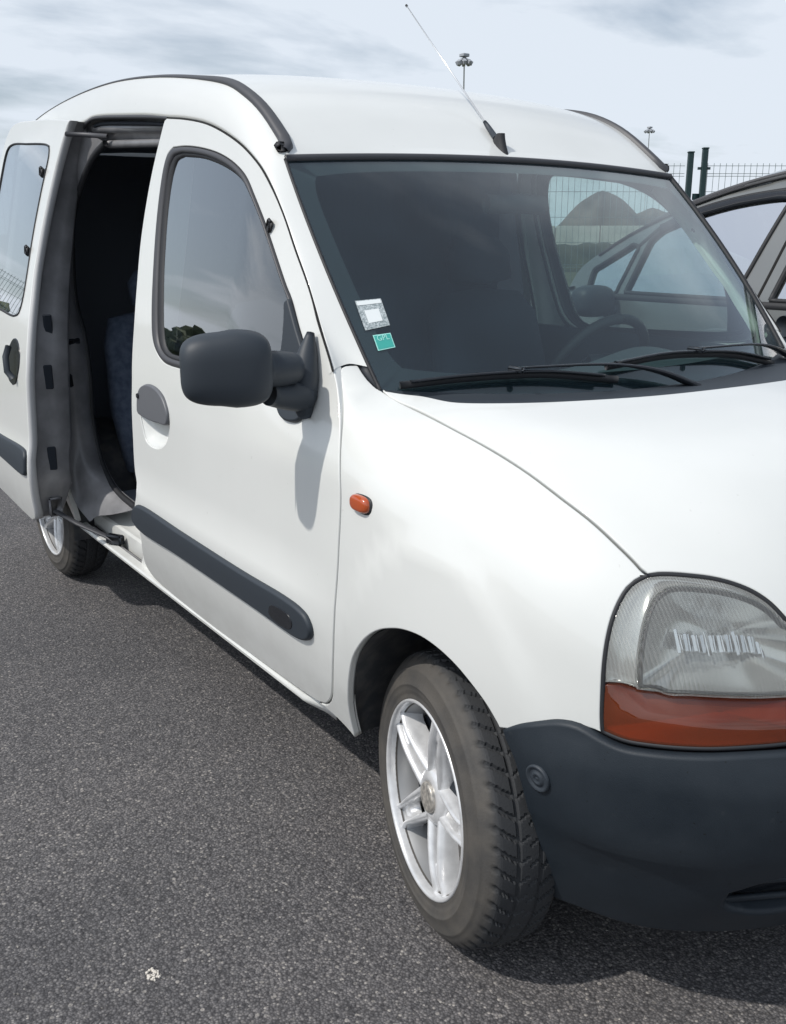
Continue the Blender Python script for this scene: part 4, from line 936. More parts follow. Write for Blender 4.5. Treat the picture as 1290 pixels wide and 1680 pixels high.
# --- door opening on the right: rear jamb, header track, B-pillar foot
jo = spline(np.array([[-2.15, -.670, 1.705], [-2.215, -.674, 1.69], [-2.275, -.700, 1.541], [-2.26, -.742, 1.333], [-2.20, -.784, 1.125], [-2.165, -.812, .916], [-2.19, -.815, .689], [-2.20, -.826, .521], [-2.18, -.810, .41], [-2.09, -.790, .355]]), .03)
ji = spline(np.array([[-2.02, -.645, 1.655], [-2.10, -.660, 1.62], [-2.24, -.668, 1.53], [-2.36, -.672, 1.41], [-2.40, -.674, 1.27], [-2.40, -.676, 1.13], [-2.32, -.678, 1.0], [-2.29, -.68, .84], [-2.30, -.68, .69], [-2.24, -.68, .545], [-2.10, -.685, .47], [-1.85, -.69, .445]]), .03)
def open_resample(P, n):
    d = np.r_[0, np.cumsum(np.linalg.norm(np.diff(P, axis=0), axis=1))]; t = np.linspace(0, d[-1], n); return np.stack([np.interp(t, d, P[:, k]) for k in range(3)], -1)
jo = open_resample(jo, 70); ji = open_resample(ji, 70); G = []
for f_, dx_, dy_ in ((0, 0, 0), (.06, -.010, .004), (.16, -.030, .0), (.30, -.034, 0), (.40, -.018, 0), (.52, -.006, 0), (.72, .002, 0), (.90, .004, 0), (1.0, -.004, 0), (1.02, -.03, .015)):
    G.append(jo*(1-f_)+ji*f_+[dx_, dy_, 0])
jb = sheet('door_jamb', np.stack(G, 1), 'jamb', van)
tube('jamb_seal', ji+[.004, -.004, 0], .011, 'rubber', jb, 8)
mb = MB(); mb.box((-2.245, -.756, .852), (.012, .05, .05), Matrix.Rotation(.5, 4, 'Z'), .01); mb.build('striker_plate', 'dark', jb, True)
mb = MB(); mb.box((-2.255, -.75, .99), (.02, .075, .022), Matrix.Rotation(.5, 4, 'Z'), .004); mb.build('jamb_slot', 'dark', jb, True)
hx = np.linspace(-1.47, -2.16, 14)
ot = spline(A('opening_top')[:7], .03); ot[:, 1] += .006
tube('opening_seal', ot+[0, 0, -.004], .0065, 'seal', van, 8)
G = np.stack([ot+[0, .004, -.002], ot+[.0, .03, -.012], ot+[0, .045, -.075], ot+[0, .055, -.08]], 1); hd_ = sheet('door_header', G, 'jamb', van)
tube('header_gutter', open_resample(ot[:-3], 20)+[0, .016, -.022], .006, 'dark', hd_, 8)
trk = np.stack([[(x, -.637, 1.684+.05*(-(x+1.47))/.69-.0) for x in hx], [(x, -.640, 1.658+.05*(-(x+1.47))/.69) for x in hx]], 1)
tkp = np.array([[x, -.632, 1.662+.052*(-(x+1.47))/.69] for x in hx])
bxs = np.stack([tkp+[0, .02, .018], tkp+[0, -.012, .014], tkp+[0, -.016, .0], tkp+[0, -.012, -.014], tkp+[0, .02, -.016]], 1); sheet('upper_track', bxs, 'jamb', hd_)
tube('lower_roll', np.array([[x, -.622, 1.622+.040*(-(x+1.47))/.69] for x in hx[:-2]]), .013, 'jamb', hd_, 10)
tube('roof_hinge_arm', np.array([(-2.15, -.735, 1.690), (-2.06, -.685, 1.682), (-2.0, -.645, 1.676)]), .008, 'seal', hd_, 8)
G = []
for z, y, x1 in ((.30, -.752, -1.70), (.34, -.760, -1.66), (.40, -.772, -1.60), (.46, -.780, -1.568), (.53, -.784, -1.556), (.60, -.784, -1.54), (.9, -.775, -1.50), (1.3, -.71, -1.47), (1.66, -.655, -1.46)):
    G.append([(-1.40, y, z), (x1+.03, y, z), (x1+.008, y+.006, z), (x1, y+.022, z), (x1+.004, y+.09, z)])
sheet('pillar_foot', G, 'paint', van)
tube('seat_belt', np.array([(-1.56, -.60, 1.62), (-1.57, -.61, 1.3), (-1.575, -.62, 1.06)]), .012, 'cabin', van, 6, (.25, 1.3))
# --- sliding door, run back along the flank
def w_slide(x, z): return P_SIDE(z)+np.interp(z, [.3, .9, 1.7], [.17, .135, .055])
slS = SideSurf(0., w_slide)
sf = np.array([[-2.140, 0, 1.731], [-2.174, 0, 1.703], [-2.219, 0, 1.611], [-2.240, 0, 1.504], [-2.243, 0, 1.389], [-2.220, 0, 1.236], [-2.175, 0, 1.103], [-2.126, 0, .931], [-2.118, 0, .79], [-2.109, 0, .674], [-2.100, 0, .60], [-2.097, 0, .547], [-2.118, 0, .453], [-2.140, 0, .39], [-2.213, 0, .362]])
sb = np.array([[-2.213, 0, .362], [-2.339, 0, .367], [-2.66, 0, .387], [-2.93, 0, .40], [-2.99, 0, .45]])
sr = np.array([[-2.99, 0, .45], [-3.01, 0, .8], [-3.04, 0, 1.2], [-3.05, 0, 1.55], [-3.02, 0, 1.70], [-2.95, 0, 1.758], [-2.89, 0, 1.776], [-2.789, 0, 1.781], [-2.646, 0, 1.773], [-2.4, 0, 1.757], [-2.140, 0, 1.731]])
sw = np.array([[-2.34, 0, 1.663], [-2.392, 0, 1.673], [-2.65, 0, 1.693], [-2.883, 0, 1.705], [-2.95, 0, 1.69], [-2.97, 0, 1.65], [-2.96, 0, 1.3], [-2.93, 0, 1.14], [-2.88, 0, 1.10], [-2.583, 0, 1.093], [-2.36, 0, 1.083], [-2.30, 0, 1.10], [-2.284, 0, 1.15], [-2.292, 0, 1.22], [-2.325, 0, 1.364], [-2.334, 0, 1.507], [-2.322, 0, 1.64], [-2.34, 0, 1.663]])
sd = place('sliding_door', panel_geo([sf, sb, sr], slS, h=.05, depth=.012, inset=.002, r=.005, holes=[[sw]], back=False), 'paint', van)
place('window_pane', panel_geo([sw], SideSurf(-.001, w_slide), h=.06, inset=.003, r=.001, depth=.003, back=False), 'privglass', sd)
swl = closed_resample(loop_of([sw], .012), 120); tube('window_seal', np.vstack([slS.lift(slS.uv(swl)), slS.lift(slS.uv(swl))[:1]]), .004, 'rubber', sd, 6)
for (x, z) in ((-2.36, 1.578), (-2.345, 1.31)):
    mb = MB(); mb.box((x, -(float(w_slide(x, z))+.006), z), (.030, .014, .036), Matrix.Rotation(.3, 4, 'Y'), .005); mb.build('window_catch', 'rubber', sd, True)
st_ = np.array([[-2.107, 0, .560], [-2.107, 0, .620], [-2.12, 0, .632], [-2.5, 0, .634], [-3.0, 0, .64], [-3.0, 0, .565], [-2.5, 0, .560], [-2.12, 0, .552], [-2.107, 0, .560]])
place('side_moulding', panel_geo([st_], slS, h=.03, inset=.006, r=.009, depth=.012, back=False, raise_=.0125), 'plastic', sd)
hd2 = np.array([[-2.30, 0, .845], [-2.25, 0, .86], [-2.215, 0, .91], [-2.215, 0, .96], [-2.26, 0, 1.0], [-2.32, 0, 1.005], [-2.365, 0, .97], [-2.375, 0, .91], [-2.35, 0, .86], [-2.30, 0, .845]])
place('handle_bezel', panel_geo([hd2], slS, h=.02, inset=.002, r=.004, depth=.01, back=False, raise_=.003, step=.006), 'black', sd)
tube('pull_handle', np.array([(-2.24, -.970, .875), (-2.248, -.985, .90), (-2.262, -.982, .95), (-2.275, -.965, .985)]), .011, 'plastic', sd, 10)
fe = open_resample(spline(sf, .02), 60); fe = slS.lift(slS.uv(fe)); G = []
hem = np.stack([fe+[.004, .001, 0], fe+[.012, .004, 0], fe+[.0135, .012, 0], fe+[.010, .026, 0], fe+[.002, .030, 0]], 1)
sheet('door_hem', hem, 'jamb_hem' if 'jamb_hem' in M else 'jamb', sd, flip=True)
wd = np.interp(fe[:, 2], [.36, .5, .9, 1.3, 1.7, 1.74], [.06, .125, .125, .10, .055, .03])[:, None]*np.array([0, 1, 0])
edge = np.stack([fe+[.002, .030, 0], fe+[-.006, .034, 0]+wd*.05, fe+[-.012, .034, 0]+wd*.5, fe+[-.014, .034, 0]+wd*.9, fe+[-.030, .034, 0]+wd, fe+[-.20, .034, 0]+wd], 1)
ed = sheet('door_edge', edge, 'jamb', sd, flip=True)
for (z, dy) in ((1.055, .062), (.885, .075), (.60, .090)):
    k = int(np.argmin(np.abs(fe[:, 2]-z))); p = fe[k]; mb = MB(); mb.box((p[0]-.011, p[1]+.034+dy*.62, z), (.010, .030, .085 if z < .9 or z > 1 else .1), None, .004); mb.build('latch_opening', 'dark', sd)
gi = []
for x in np.linspace(-2.34, -2.98, 6): gi.append([(x, -(float(w_slide(x, z))-float(np.interp(z, [.36, .5, .9, 1.3, 1.7], [.09, .15, .155, .13, .085]))), z) for z in np.linspace(.40, 1.08, 8)])
sheet('inner_trim', gi, 'cabin', sd)
tube('guide_arm', np.array([(-2.12, -.90, .405), (-2.03, -.85, .372), (-1.95, -.78, .335), (-1.90, -.745, .312)]), .009, 'seal', sd, 8, (1.4, .7))
mb = MB(); mb.box((-1.92, -.755, .325), (.07, .03, .035), Matrix.Rotation(.5, 4, 'Z'), .006); mb.build('roller_carriage', 'dark', sd, True)
mb = MB(); mb.box((-2.125, -.895, .42), (.02, .05, .07), None, .006); mb.build('arm_bracket', 'jamb', sd, True)
# --- cabin
G = []
for s_ in np.linspace(-.97, .97, 40):
    b0 = ws(np.array(s_), np.array(.02))-[.02, 0, .022]
    bin_ = .045*math.exp(-((s_-.55)/.28)**2)
    G.append([b0, b0+[-.10, 0, .0], (-.44, s_*.66, 1.018+bin_*.4), (-.56, s_*.66, 1.012+bin_), (-.64, s_*.66, .975+bin_), (-.68, s_*.66, .90), (-.66, s_*.66, .62)])
dash = sheet('dashboard', G, 'cabin', van, flip=True)
sw_c = Vector((-.735, .37, .965)); tilt = Matrix.Rotation(math.radians(-62), 4, 'Y')
pts = [sw_c+tilt@Vector((0.185*math.cos(a), .185*math.sin(a), 0)) for a in np.linspace(0, 2*math.pi, 49)]
stw = tube('steering_wheel', pts, .015, 'rubber', van, 10)
mb = MB(); mb.box(sw_c, (.13, .15, .04), tilt, .02)
for a in (0.3, math.pi-.3, -math.pi/2*.9): pass
for a in (math.radians(100), math.radians(-100), math.radians(180)):
    p = sw_c+tilt@Vector((.09*math.cos(a), .09*math.sin(a), 0)); mb.box(p, (.19, .03, .018), tilt@Matrix.Rotation(a, 4, 'Z'), .006)
mb.build('wheel_boss', 'cabin', stw, True)
tube('steering_column', [sw_c, (-.60, .37, .86)], .03, 'rubber', stw, 10)
for y in (-.37, .37):
    def cushion(name, secs, mat, par):
        G = []
        for cx, cz, wd_, th, ang in secs:
            ring = []
            for a in np.linspace(0, 2*math.pi, 24, endpoint=False):
                u = np.sign(math.cos(a))*abs(math.cos(a))**.5*wd_; v = np.sign(math.sin(a))*abs(math.sin(a))**.6*th
                ring.append((cx+v*math.cos(ang), y+u, cz+v*math.sin(ang)))
            G.append(ring)
        return sheet(name, G, mat, par, cv=True)
    sb0 = cushion('front_seat', [(-1.12, .60, .05, .02, .2), (-1.13, .62, .22, .06, .2), (-1.20, .85, .235, .065, .2), (-1.27, 1.10, .22, .055, .2), (-1.30, 1.17, .17, .045, .2), (-1.305, 1.185, .03, .02, .2)], 'seat', van)
    cushion('headrest', [(-1.285, 1.20, .03, .02, .2), (-1.29, 1.215, .12, .045, .2), (-1.31, 1.30, .125, .045, .2), (-1.325, 1.35, .09, .03, .2), (-1.328, 1.36, .02, .01, .2)], 'seat', sb0)
    cushion('seat_base', [(-.72, .56, .10, .03, 1.57), (-.74, .57, .24, .08, 1.57), (-.95, .55, .25, .09, 1.57), (-1.2, .53, .22, .08, 1.57), (-1.22, .52, .05, .03, 1.57)], 'seat', sb0)
G = []
for cx, cz, wd_, th in ((-2.30, .44, .40, .04), (-2.31, .47, .56, .085), (-2.36, .70, .585, .085), (-2.42, .95, .575, .075), (-2.45, 1.05, .54, .06), (-2.46, 1.075, .40, .02)):
    G.append([(cx+np.sign(math.sin(a))*abs(math.sin(a))**.6*th, np.sign(math.cos(a))*abs(math.cos(a))**.35*wd_, cz) for a in np.linspace(0, 2*math.pi, 40, endpoint=False)])
rs_ = sheet('rear_bench', G, 'benchcloth', van, cv=True)
for y in (-.33, .33):
    G = []
    for cx, cz, wd_, th in ((-2.455, 1.08, .03, .015), (-2.46, 1.095, .11, .04), (-2.475, 1.18, .115, .042), (-2.485, 1.225, .08, .03), (-2.487, 1.235, .02, .01)):
        G.append([(cx+np.sign(math.sin(a))*abs(math.sin(a))**.6*th, y+np.sign(math.cos(a))*abs(math.cos(a))**.5*wd_, cz) for a in np.linspace(0, 2*math.pi, 24, endpoint=False)])
    sheet('bench_headrest', G, 'benchcloth', rs_, cv=True)
G = []
for cx, cz, wd_, th in ((-1.86, .47, .40, .03), (-1.87, .50, .56, .05), (-2.05, .52, .58, .07), (-2.24, .50, .56, .06), (-2.26, .48, .30, .02)):
    G.append([(cx, np.sign(math.cos(a))*abs(math.cos(a))**.35*wd_, cz-.03+np.sign(math.sin(a))*abs(math.sin(a))**.6*th) for a in np.linspace(0, 2*math.pi, 40, endpoint=False)])
sheet('bench_cushion', G, 'benchcloth', rs_, cv=True)
tube('rear_view_mirror', [(-.70, -.10, 1.44), (-.695, 0, 1.445), (-.70, .10, 1.44)], .026, 'rubber', van, 10, (.7, 1))
# --- antenna
ab = np.array([-.765, .005, float(roof(-.765, .005))])
V = []
for k in range(10):
    f_ = k/9; ring = []
    for a in np.linspace(0, 2*math.pi, 20, endpoint=False): ring.append(ab+[(.036*math.cos(a)-.028*f_)*(1-.72*f_**1.5), .0165*math.sin(a)*(1-.35*f_), -.010+.050*f_**1.3+(.036*math.cos(a)*-.9)*(1-f_)])
    V.append(ring)
ant = sheet('antenna', V, 'rubber', van, cv=True)
a0 = ab+np.array([-.030, 0, .030]); a1 = ab+np.array([-.078, .0, .075])
tube('antenna_ferrule', [a0, a0*.3+a1*.7, a1], [.0085, .007, .005], 'plastic', ant, 12)
ANT_TIP = np.array([-1.1795, -0.02, 1.9998])
tube('antenna_whip', [a1, ANT_TIP*.5+a1*.5, ANT_TIP], [.0026, .0022, .0016], 'ant', ant, 8)
tube('antenna_tip', [ANT_TIP-(ANT_TIP-a1)*.008, ANT_TIP+(ANT_TIP-a1)*.004], [.0035, .0035], 'rubber', ant, 8)

# ------------------------------------------------------------------ ground
asph = pbr('asphalt', (.07, .068, .068), .85); m = asph; v = coords(m)
vor = nd(m, 'ShaderNodeTexVoronoi', Scale=195.); lk(m, v, vor.inputs['Vector'])
vor2 = nd(m, 'ShaderNodeTexVoronoi', Scale=95.); lk(m, v, vor2.inputs['Vector'])
sepc = nd(m, 'ShaderNodeSeparateColor'); lk(m, vor.outputs['Color'], sepc.inputs[0])
c1 = ramp(m, sepc.outputs[0], [(0., (.070, .069, .073)), (.45, (.121, .118, .121)), (.80, (.172, .166, .167)), (.965, (.23, .220, .215)), (1., (.38, .36, .335))])
big = ramp(m, noise(m, v, .75, 9, .62), [(.28, (.74, .745, .76)), (.5, (.98, .97, .965)), (.74, (1.16, 1.12, 1.09))])
mx = nd(m, 'ShaderNodeMixRGB', blend_type='MULTIPLY'); mx.inputs[0].default_value = 1; lk(m, c1, mx.inputs[1]); lk(m, big, mx.inputs[2])
sp = nd(m, 'ShaderNodeMixRGB', blend_type='MULTIPLY'); sp.inputs[0].default_value = .8; lk(m, mx.outputs[0], sp.inputs[1])
lk(m, ramp(m, vor.outputs['Distance'], [(.25, (1, 1, 1)), (.72, (.30, .30, .31))]), sp.inputs[2])
st_m = nd(m, 'ShaderNodeMixRGB', blend_type='MULTIPLY'); lk(m, sp.outputs[0], st_m.inputs[1]); st_m.inputs[0].default_value = 1.       # old oil drips and scrubbed patches
lk(m, ramp(m, noise(m, v, 2.3, 7, .6, .6), [(.26, (.62, .62, .64)), (.36, (1, 1, 1)), (.68, (1, 1, 1)), (.82, (1.22, 1.19, 1.15))]), st_m.inputs[2])
vor3 = nd(m, 'ShaderNodeTexVoronoi', Scale=88.); lk(m, v, vor3.inputs['Vector']); s3 = nd(m, 'ShaderNodeSeparateColor'); lk(m, vor3.outputs['Color'], s3.inputs[0])
pk = nd(m, 'ShaderNodeMath', operation='MULTIPLY'); lk(m, ramp(m, s3.outputs[0], [(.90, (0, 0, 0)), (.93, (1, 1, 1))]), pk.inputs[0]); lk(m, ramp(m, vor3.outputs['Distance'], [(.28, (1, 1, 1)), (.42, (0, 0, 0))]), pk.inputs[1])
big3 = nd(m, 'ShaderNodeMixRGB'); lk(m, pk.outputs[0], big3.inputs[0]); lk(m, st_m.outputs[0], big3.inputs[1]); lk(m, ramp(m, s3.outputs[1], [(0, (.10, .095, .092)), (1, (.30, .28, .26))]), big3.inputs[2])
lk(m, big3.outputs[0], m.node_tree.nodes['Principled BSDF'].inputs['Base Color'])
hm = nd(m, 'ShaderNodeMath', operation='MULTIPLY_ADD'); lk(m, vor.outputs['Distance'], hm.inputs[0]); hm.inputs[1].default_value = -1.; lk(m, sepc.outputs[1], hm.inputs[2])
h2 = nd(m, 'ShaderNodeMath', operation='MULTIPLY_ADD'); lk(m, vor2.outputs['Distance'], h2.inputs[0]); h2.inputs[1].default_value = -.8; lk(m, hm.outputs[0], h2.inputs[2])
bump(m, h2.outputs[0], .5, .004)
def structure(o): o['kind'] = 'structure'; return o
grass = pbr('far_grass', (.06, .075, .035), .95); vary(grass, .15, (.05, .062, .03), (.10, .10, .055))
structure(mk('ground', [(-4000, -4000, -.03), (4000, -4000, -.03), (4000, 4000, -.03), (-4000, 4000, -.03)], [(0, 1, 2, 3)], grass))
structure(mk('car_park', [(-9, -60, 0), (30, -60, 0), (30, 14, 0), (-9, 14, 0)], [(0, 1, 2, 3)], asph))
# loose grit lying on the asphalt
def grit(n, x0, x1, y0, y1, r0, r1, mat, name, label, cat):
    V = []; F = []
    oct_ = np.array([(1, 0, 0), (-1, 0, 0), (0, 1, 0), (0, -1, 0), (0, 0, 1), (0, 0, -1)], float); of = [(0, 2, 4), (2, 1, 4), (1, 3, 4), (3, 0, 4), (2, 0, 5), (1, 2, 5), (3, 1, 5), (0, 3, 5)]
    for k in range(n):
        r = rng.uniform(r0, r1); a = rng.uniform(0, 6.28); c, s = math.cos(a), math.sin(a); j = oct_*rng.uniform(.6, 1.3, (6, 1))*[r, r*rng.uniform(.6, 1), r*.55]
        j = np.stack([j[:, 0]*c-j[:, 1]*s, j[:, 0]*s+j[:, 1]*c, j[:, 2]], -1)+[rng.uniform(x0, x1), rng.uniform(y0, y1), r*.28]; b = len(V); V += list(j); F += [tuple(b+i for i in f) for f in of]
    o = mk(name, V, F, mat, smooth=False); o['kind'] = 'stuff'; o['label'] = label; o['category'] = cat; return o
stone = pbr('pale_grit', (.17, .16, .15), .9); m = stone; oi = noise(m, coords(m), 14, 2); lk(m, ramp(m, oi, [(.35, (.075, .07, .068)), (.62, (.26, .245, .225))]), m.node_tree.nodes['Principled BSDF'].inputs['Base Color'])
grit(3600, -3.2, 1.1, -3.2, -.2, .0012, .0038, stone, 'loose_grit', 'loose pale grit scattered over the dark asphalt', 'grit')
# the one pale fleck of chewed plaster near the front
fl_v = []
for k in range(26):
    a_ = rng.uniform(0, 6.28); r_ = .014*math.sqrt(rng.uniform(0, 1)); fl_v.append((-0.1799+r_*1.3*math.cos(a_), -1.3056+r_*.8*math.sin(a_)))
B = MB()
for x_, y_ in fl_v:
    B.box((x_, y_, .0015), (rng.uniform(.003, .007), rng.uniform(.003, .006), .004), Matrix.Rotation(rng.uniform(0, 3), 4, 'Z'), .001)
pl = B.build('plaster_fleck', pbr('fleck', (.62, .58, .52), .9)); pl['label'] = 'small crumbled white fleck lying on the asphalt'; pl['category'] = 'debris'

# ------------------------------------------------------------------ fence of welded mesh
fgreen = pbr('fence_green', (.010, .032, .034), .45); wire = pbr('fence_wire', (.16, .20, .195), .5)
fence = thing('mesh_fence', 'dark green welded mesh fence with paired posts behind the cars', 'fence', (-4.15, 5.0, 0))
f_o = np.array([-4.15, 5.02, 0.]); f_d = np.array([.563, .826, 0]); f_n = np.array([-.826, .563, 0])
def post(s, h, off=0., r=.022):
    p = f_o+f_d*s+f_n*off; mb = MB(); mb.box(p+[0, 0, h/2], (r*2, r*2, h), Matrix.Rotation(math.atan2(f_d[1], f_d[0]), 4, 'Z'), .006); o = mb.build('post', fgreen, fence); local(o, fence)
    mb = MB(); mb.box(p+[0, 0, h+.004], (r*2+.006, r*2+.006, .012), Matrix.Rotation(math.atan2(f_d[1], f_d[0]), 4, 'Z'), .003); c = mb.build('post_cap', fgreen, o)
post(-.115, 2.00); post(.0, 2.03, .0)
for k in (-1, -2, -3, -4): post(-.115+2.52*k, 2.02)
for k in (1, 2, 3): post(.0+2.52*k, 2.04)
for k in (-4, -3, -2, -1, 0, 1, 2, 3):
    a = (.03+2.52*k) if k >= 0 else (-.155+2.52*(k+1)-2.44); L_ = 2.44; B = MB()
    rot = Matrix.Rotation(math.atan2(f_d[1], f_d[0]), 4, 'Z')
    for j in range(int(L_/.05)+1): B.box(f_o+f_d*(a+j*.05)+[0, 0, .98], (.0032, .0032, 1.88), rot)
    for z in (.08, .28, .30, .5, .7, .9, 1.10, 1.12, 1.3, 1.5, 1.7, 1.82, 1.84, 1.90): B.box(f_o+f_d*(a+L_/2)+f_n*.006+[0, 0, z], (L_, .004, .004), rot)
    o = local(B.build('mesh_panel', wire, fence), fence); o['kind'] = 'stuff'
B = MB(); B.box(f_o+f_d*(-.0)+[0, 0, 1.88], (.10, .02, .02), Matrix.Rotation(math.atan2(f_d[1], f_d[0]), 4, 'Z')); B.box(f_o+[-.03, -.04, 1.66], (.03, .05, .05)); local(B.build('gate_latch', fgreen, fence), fence)

# ------------------------------------------------------------------ things beyond the fence
def ray_at(u, v, dist):
    d = fw+rt*((u-645)/1601.4)+up*((840-v)/1601.4); d = d/math.hypot(d.x, d.y); return Vector(CAM_POS)+d*dist
dirt = pbr('dark_soil', (.10, .088, .075), .95); vary(dirt, .35, (.06, .055, .05), (.14, .12, .10))
def mound(name, c, rx, ry, h, seed, label):
    r_ = np.random.default_rng(seed); G = []; n = 36; ph = r_.uniform(0, 6, 8)
    for i in range(13):
        f_ = i/12; ring = []
        for j in range(n):
            a = 2*math.pi*j/n; wob = 1+.14*math.sin(3*a+ph[0])+.10*math.sin(5*a+ph[1]+f_*2)+.06*math.sin(9*a+ph[2]); ring.append((c[0]+rx*f_*wob*math.cos(a), c[1]+ry*f_*wob*math.sin(a), h*(.62*(1-f_)**1.05+.38*(.5+.5*math.cos(math.pi*min(1, f_*1.02))))*(1+.10*math.sin(7*a+ph[4]+f_*6)*f_*(1-f_)*4)*(1+.08*math.sin(4*a+ph[3])*f_)-.05))
        G.append(ring)
    o = sheet(name, G, dirt, None, cv=True); o['kind'] = 'structure'; o['label'] = label; return o
p = ray_at(987, 345, 72); mound('dirt_mound', (p.x, p.y), 6.5, 5.2, 4.3, 3, 'heap of dark soil beyond the fence')
p = ray_at(1070, 350, 78); mound('dirt_mound', (p.x, p.y), 6.5, 5, 3.3, 5, 'lower heap of dark soil beside the tall one')
conc = pbr('pale_concrete', (.52, .50, .45), .85); vary(conc, 1.2, (.42, .40, .36), (.58, .56, .50))
bar = thing('road_barrier', 'long pale concrete barrier in front of the soil heaps', 'barrier', (0, 0, 0))
pa = ray_at(700, 380, 46); pb_ = ray_at(1290, 380, 46); dv = (pb_-pa); ln = math.hypot(dv.x, dv.y); an = math.atan2(dv.y, dv.x)
nblk = 8
for k in range(nblk):
    c = pa+dv*((k+.5)/nblk); mb = MB(); Lb = ln/nblk-.05
    sec = [(-.30, 0), (-.30, .12), (-.20, .40), (-.14, 1.72), (.14, 1.72), (.20, .40), (.30, .12), (.30, 0)]
    V = [(x, y, z) for x in (-Lb/2, Lb/2) for y, z in sec]; Fb = [tuple(range(8))[::-1], tuple(range(8, 16))]+[(i, (i+1) % 8, 8+(i+1) % 8, 8+i) for i in range(8)]
    R3 = np.array(Matrix.Rotation(an, 3, 'Z')); mk('barrier_block', np.array(V)@R3.T+[c.x, c.y, 0], Fb, conc, bar, smooth=False)
bar.location = (pa.x, pa.y, 0)
for ch in bar.children: local(ch, bar)
bank = pbr('bank_grass', (.035, .045, .024), .95); vary(bank, .8, (.022, .030, .017), (.055, .062, .034))
pa2 = ray_at(690, 380, 43.5); pb2 = ray_at(1300, 380, 43.5); nrm2 = Vector((-(pb2-pa2).y, (pb2-pa2).x, 0)).normalized(); G = []
for k in range(60):
    c = pa2+(pb2-pa2)*(k/59); hh = 1.02+.05*math.sin(k*.7)+.04*math.sin(k*1.9); G.append([(c.x+nrm2.x*w_, c.y+nrm2.y*w_, z_*hh-.04) for w_, z_ in ((-4, 0), (-2.5, .35), (-1, .85), (0, 1.0), (1.0, .95), (2.2, .5), (3.5, 0))])
gb = structure(sheet('grass_bank', G, bank)); gb['label'] = 'low dark grass bank in front of the concrete barrier'
grey = pbr('galvanised', (.58, .60, .62), .5, metal=.3); dgrey = pbr('lamp_head_grey', (.34, .36, .39), .5)
def light_mast(u, v, dist, ring, label, name='light_mast', sc=1.):
    p = ray_at(u, v, dist); h = p.z; t = thing(name, label, 'mast', (p.x, p.y, 0))
    o = tube('pole', [(p.x, p.y, 0), (p.x, p.y, h*.5), (p.x, p.y, h)], [.13*sc, .10*sc, .075*sc], grey, t, 10); local(o, t)
    ringp = [(p.x+ring*math.cos(a), p.y+ring*math.sin(a), h-.2*sc) for a in np.linspace(0, 2*math.pi, 25)]
    local(tube('head_ring', ringp, .07*sc, dgrey, t, 6), t)
    for k in range(8):
        a = k*math.pi/4+.2; c = Vector((p.x+ring*math.cos(a), p.y+ring*math.sin(a), h-.45*sc)); mb = MB(); mb.box(c, (.55*sc, .38*sc, .5*sc), Matrix.Rotation(a, 4, 'Z')@Matrix.Rotation(.5, 4, 'Y'), .06*sc); local(mb.build('floodlight', dgrey, t), t)
        local(tube('bracket', [(p.x, p.y, h+.15*sc), c+Vector((0, 0, .25*sc))], .045*sc, dgrey, t, 6), t)
    mb = MB(); mb.box((p.x, p.y, h+.35*sc), (.9*sc, .9*sc, .35*sc), None, .06); local(mb.build('head_cap', dgrey, t), t)
    return t
light_mast(762, 96, 125, .72, 'tall grey floodlight mast beyond the roof of the van')
light_mast(1066, 212, 210, .8, 'faint distant floodlight mast above the fence', sc=.9)

# unseen tree belt added right of the van, as a dark horizon for reflections
leafm = pbr('far_leaves', (.045, .06, .03), .9); vary(leafm, .6, (.025, .036, .020), (.075, .09, .045))
ico = []
tph = (1+5**.5)/2
for a_, b_ in ((1, tph), (-1, tph), (1, -tph), (-1, -tph)): ico += [(0, a_, b_), (a_, b_, 0), (b_, 0, a_)]
ico = np.array(ico, float); ico /= np.linalg.norm(ico[0]); hull = []
for i in range(12):
    for j in range(i+1, 12):
        for k in range(j+1, 12):
            if max(np.linalg.norm(ico[i]-ico[j]), np.linalg.norm(ico[j]-ico[k]), np.linalg.norm(ico[i]-ico[k])) < 1.1: hull.append((i, j, k))
Vw = []; Fw = []
for t_ in range(300):
    az = math.radians(rng.uniform(184, 300)); ds = rng.uniform(88, 112); h_ = rng.uniform(4.5, 7.0); bx_, by_ = CAM_POS[0]+ds*math.cos(az), CAM_POS[1]+ds*math.sin(az)
    for q in range(34):
        u3 = rng.normal(0, 1, 3); u3 /= np.linalg.norm(u3); cc_ = np.array([bx_, by_, h_*.58])+u3*rng.uniform(.5, 1)*np.array([2.3, 2.3, h_*.40]); r_ = rng.uniform(.4, 1.0); b0_ = len(Vw)
        Vw += list(ico*r_*rng.uniform(.65, 1.3, (12, 1))+cc_); Fw += [tuple(b0_+i for i in f) for f in hull]
wood = mk('added_tree_belt', Vw, Fw, leafm, smooth=False); wood['kind'] = 'stuff'; wood['label'] = 'added belt of dark trees out of view, mirrored in the front door window'; wood['category'] = 'trees'

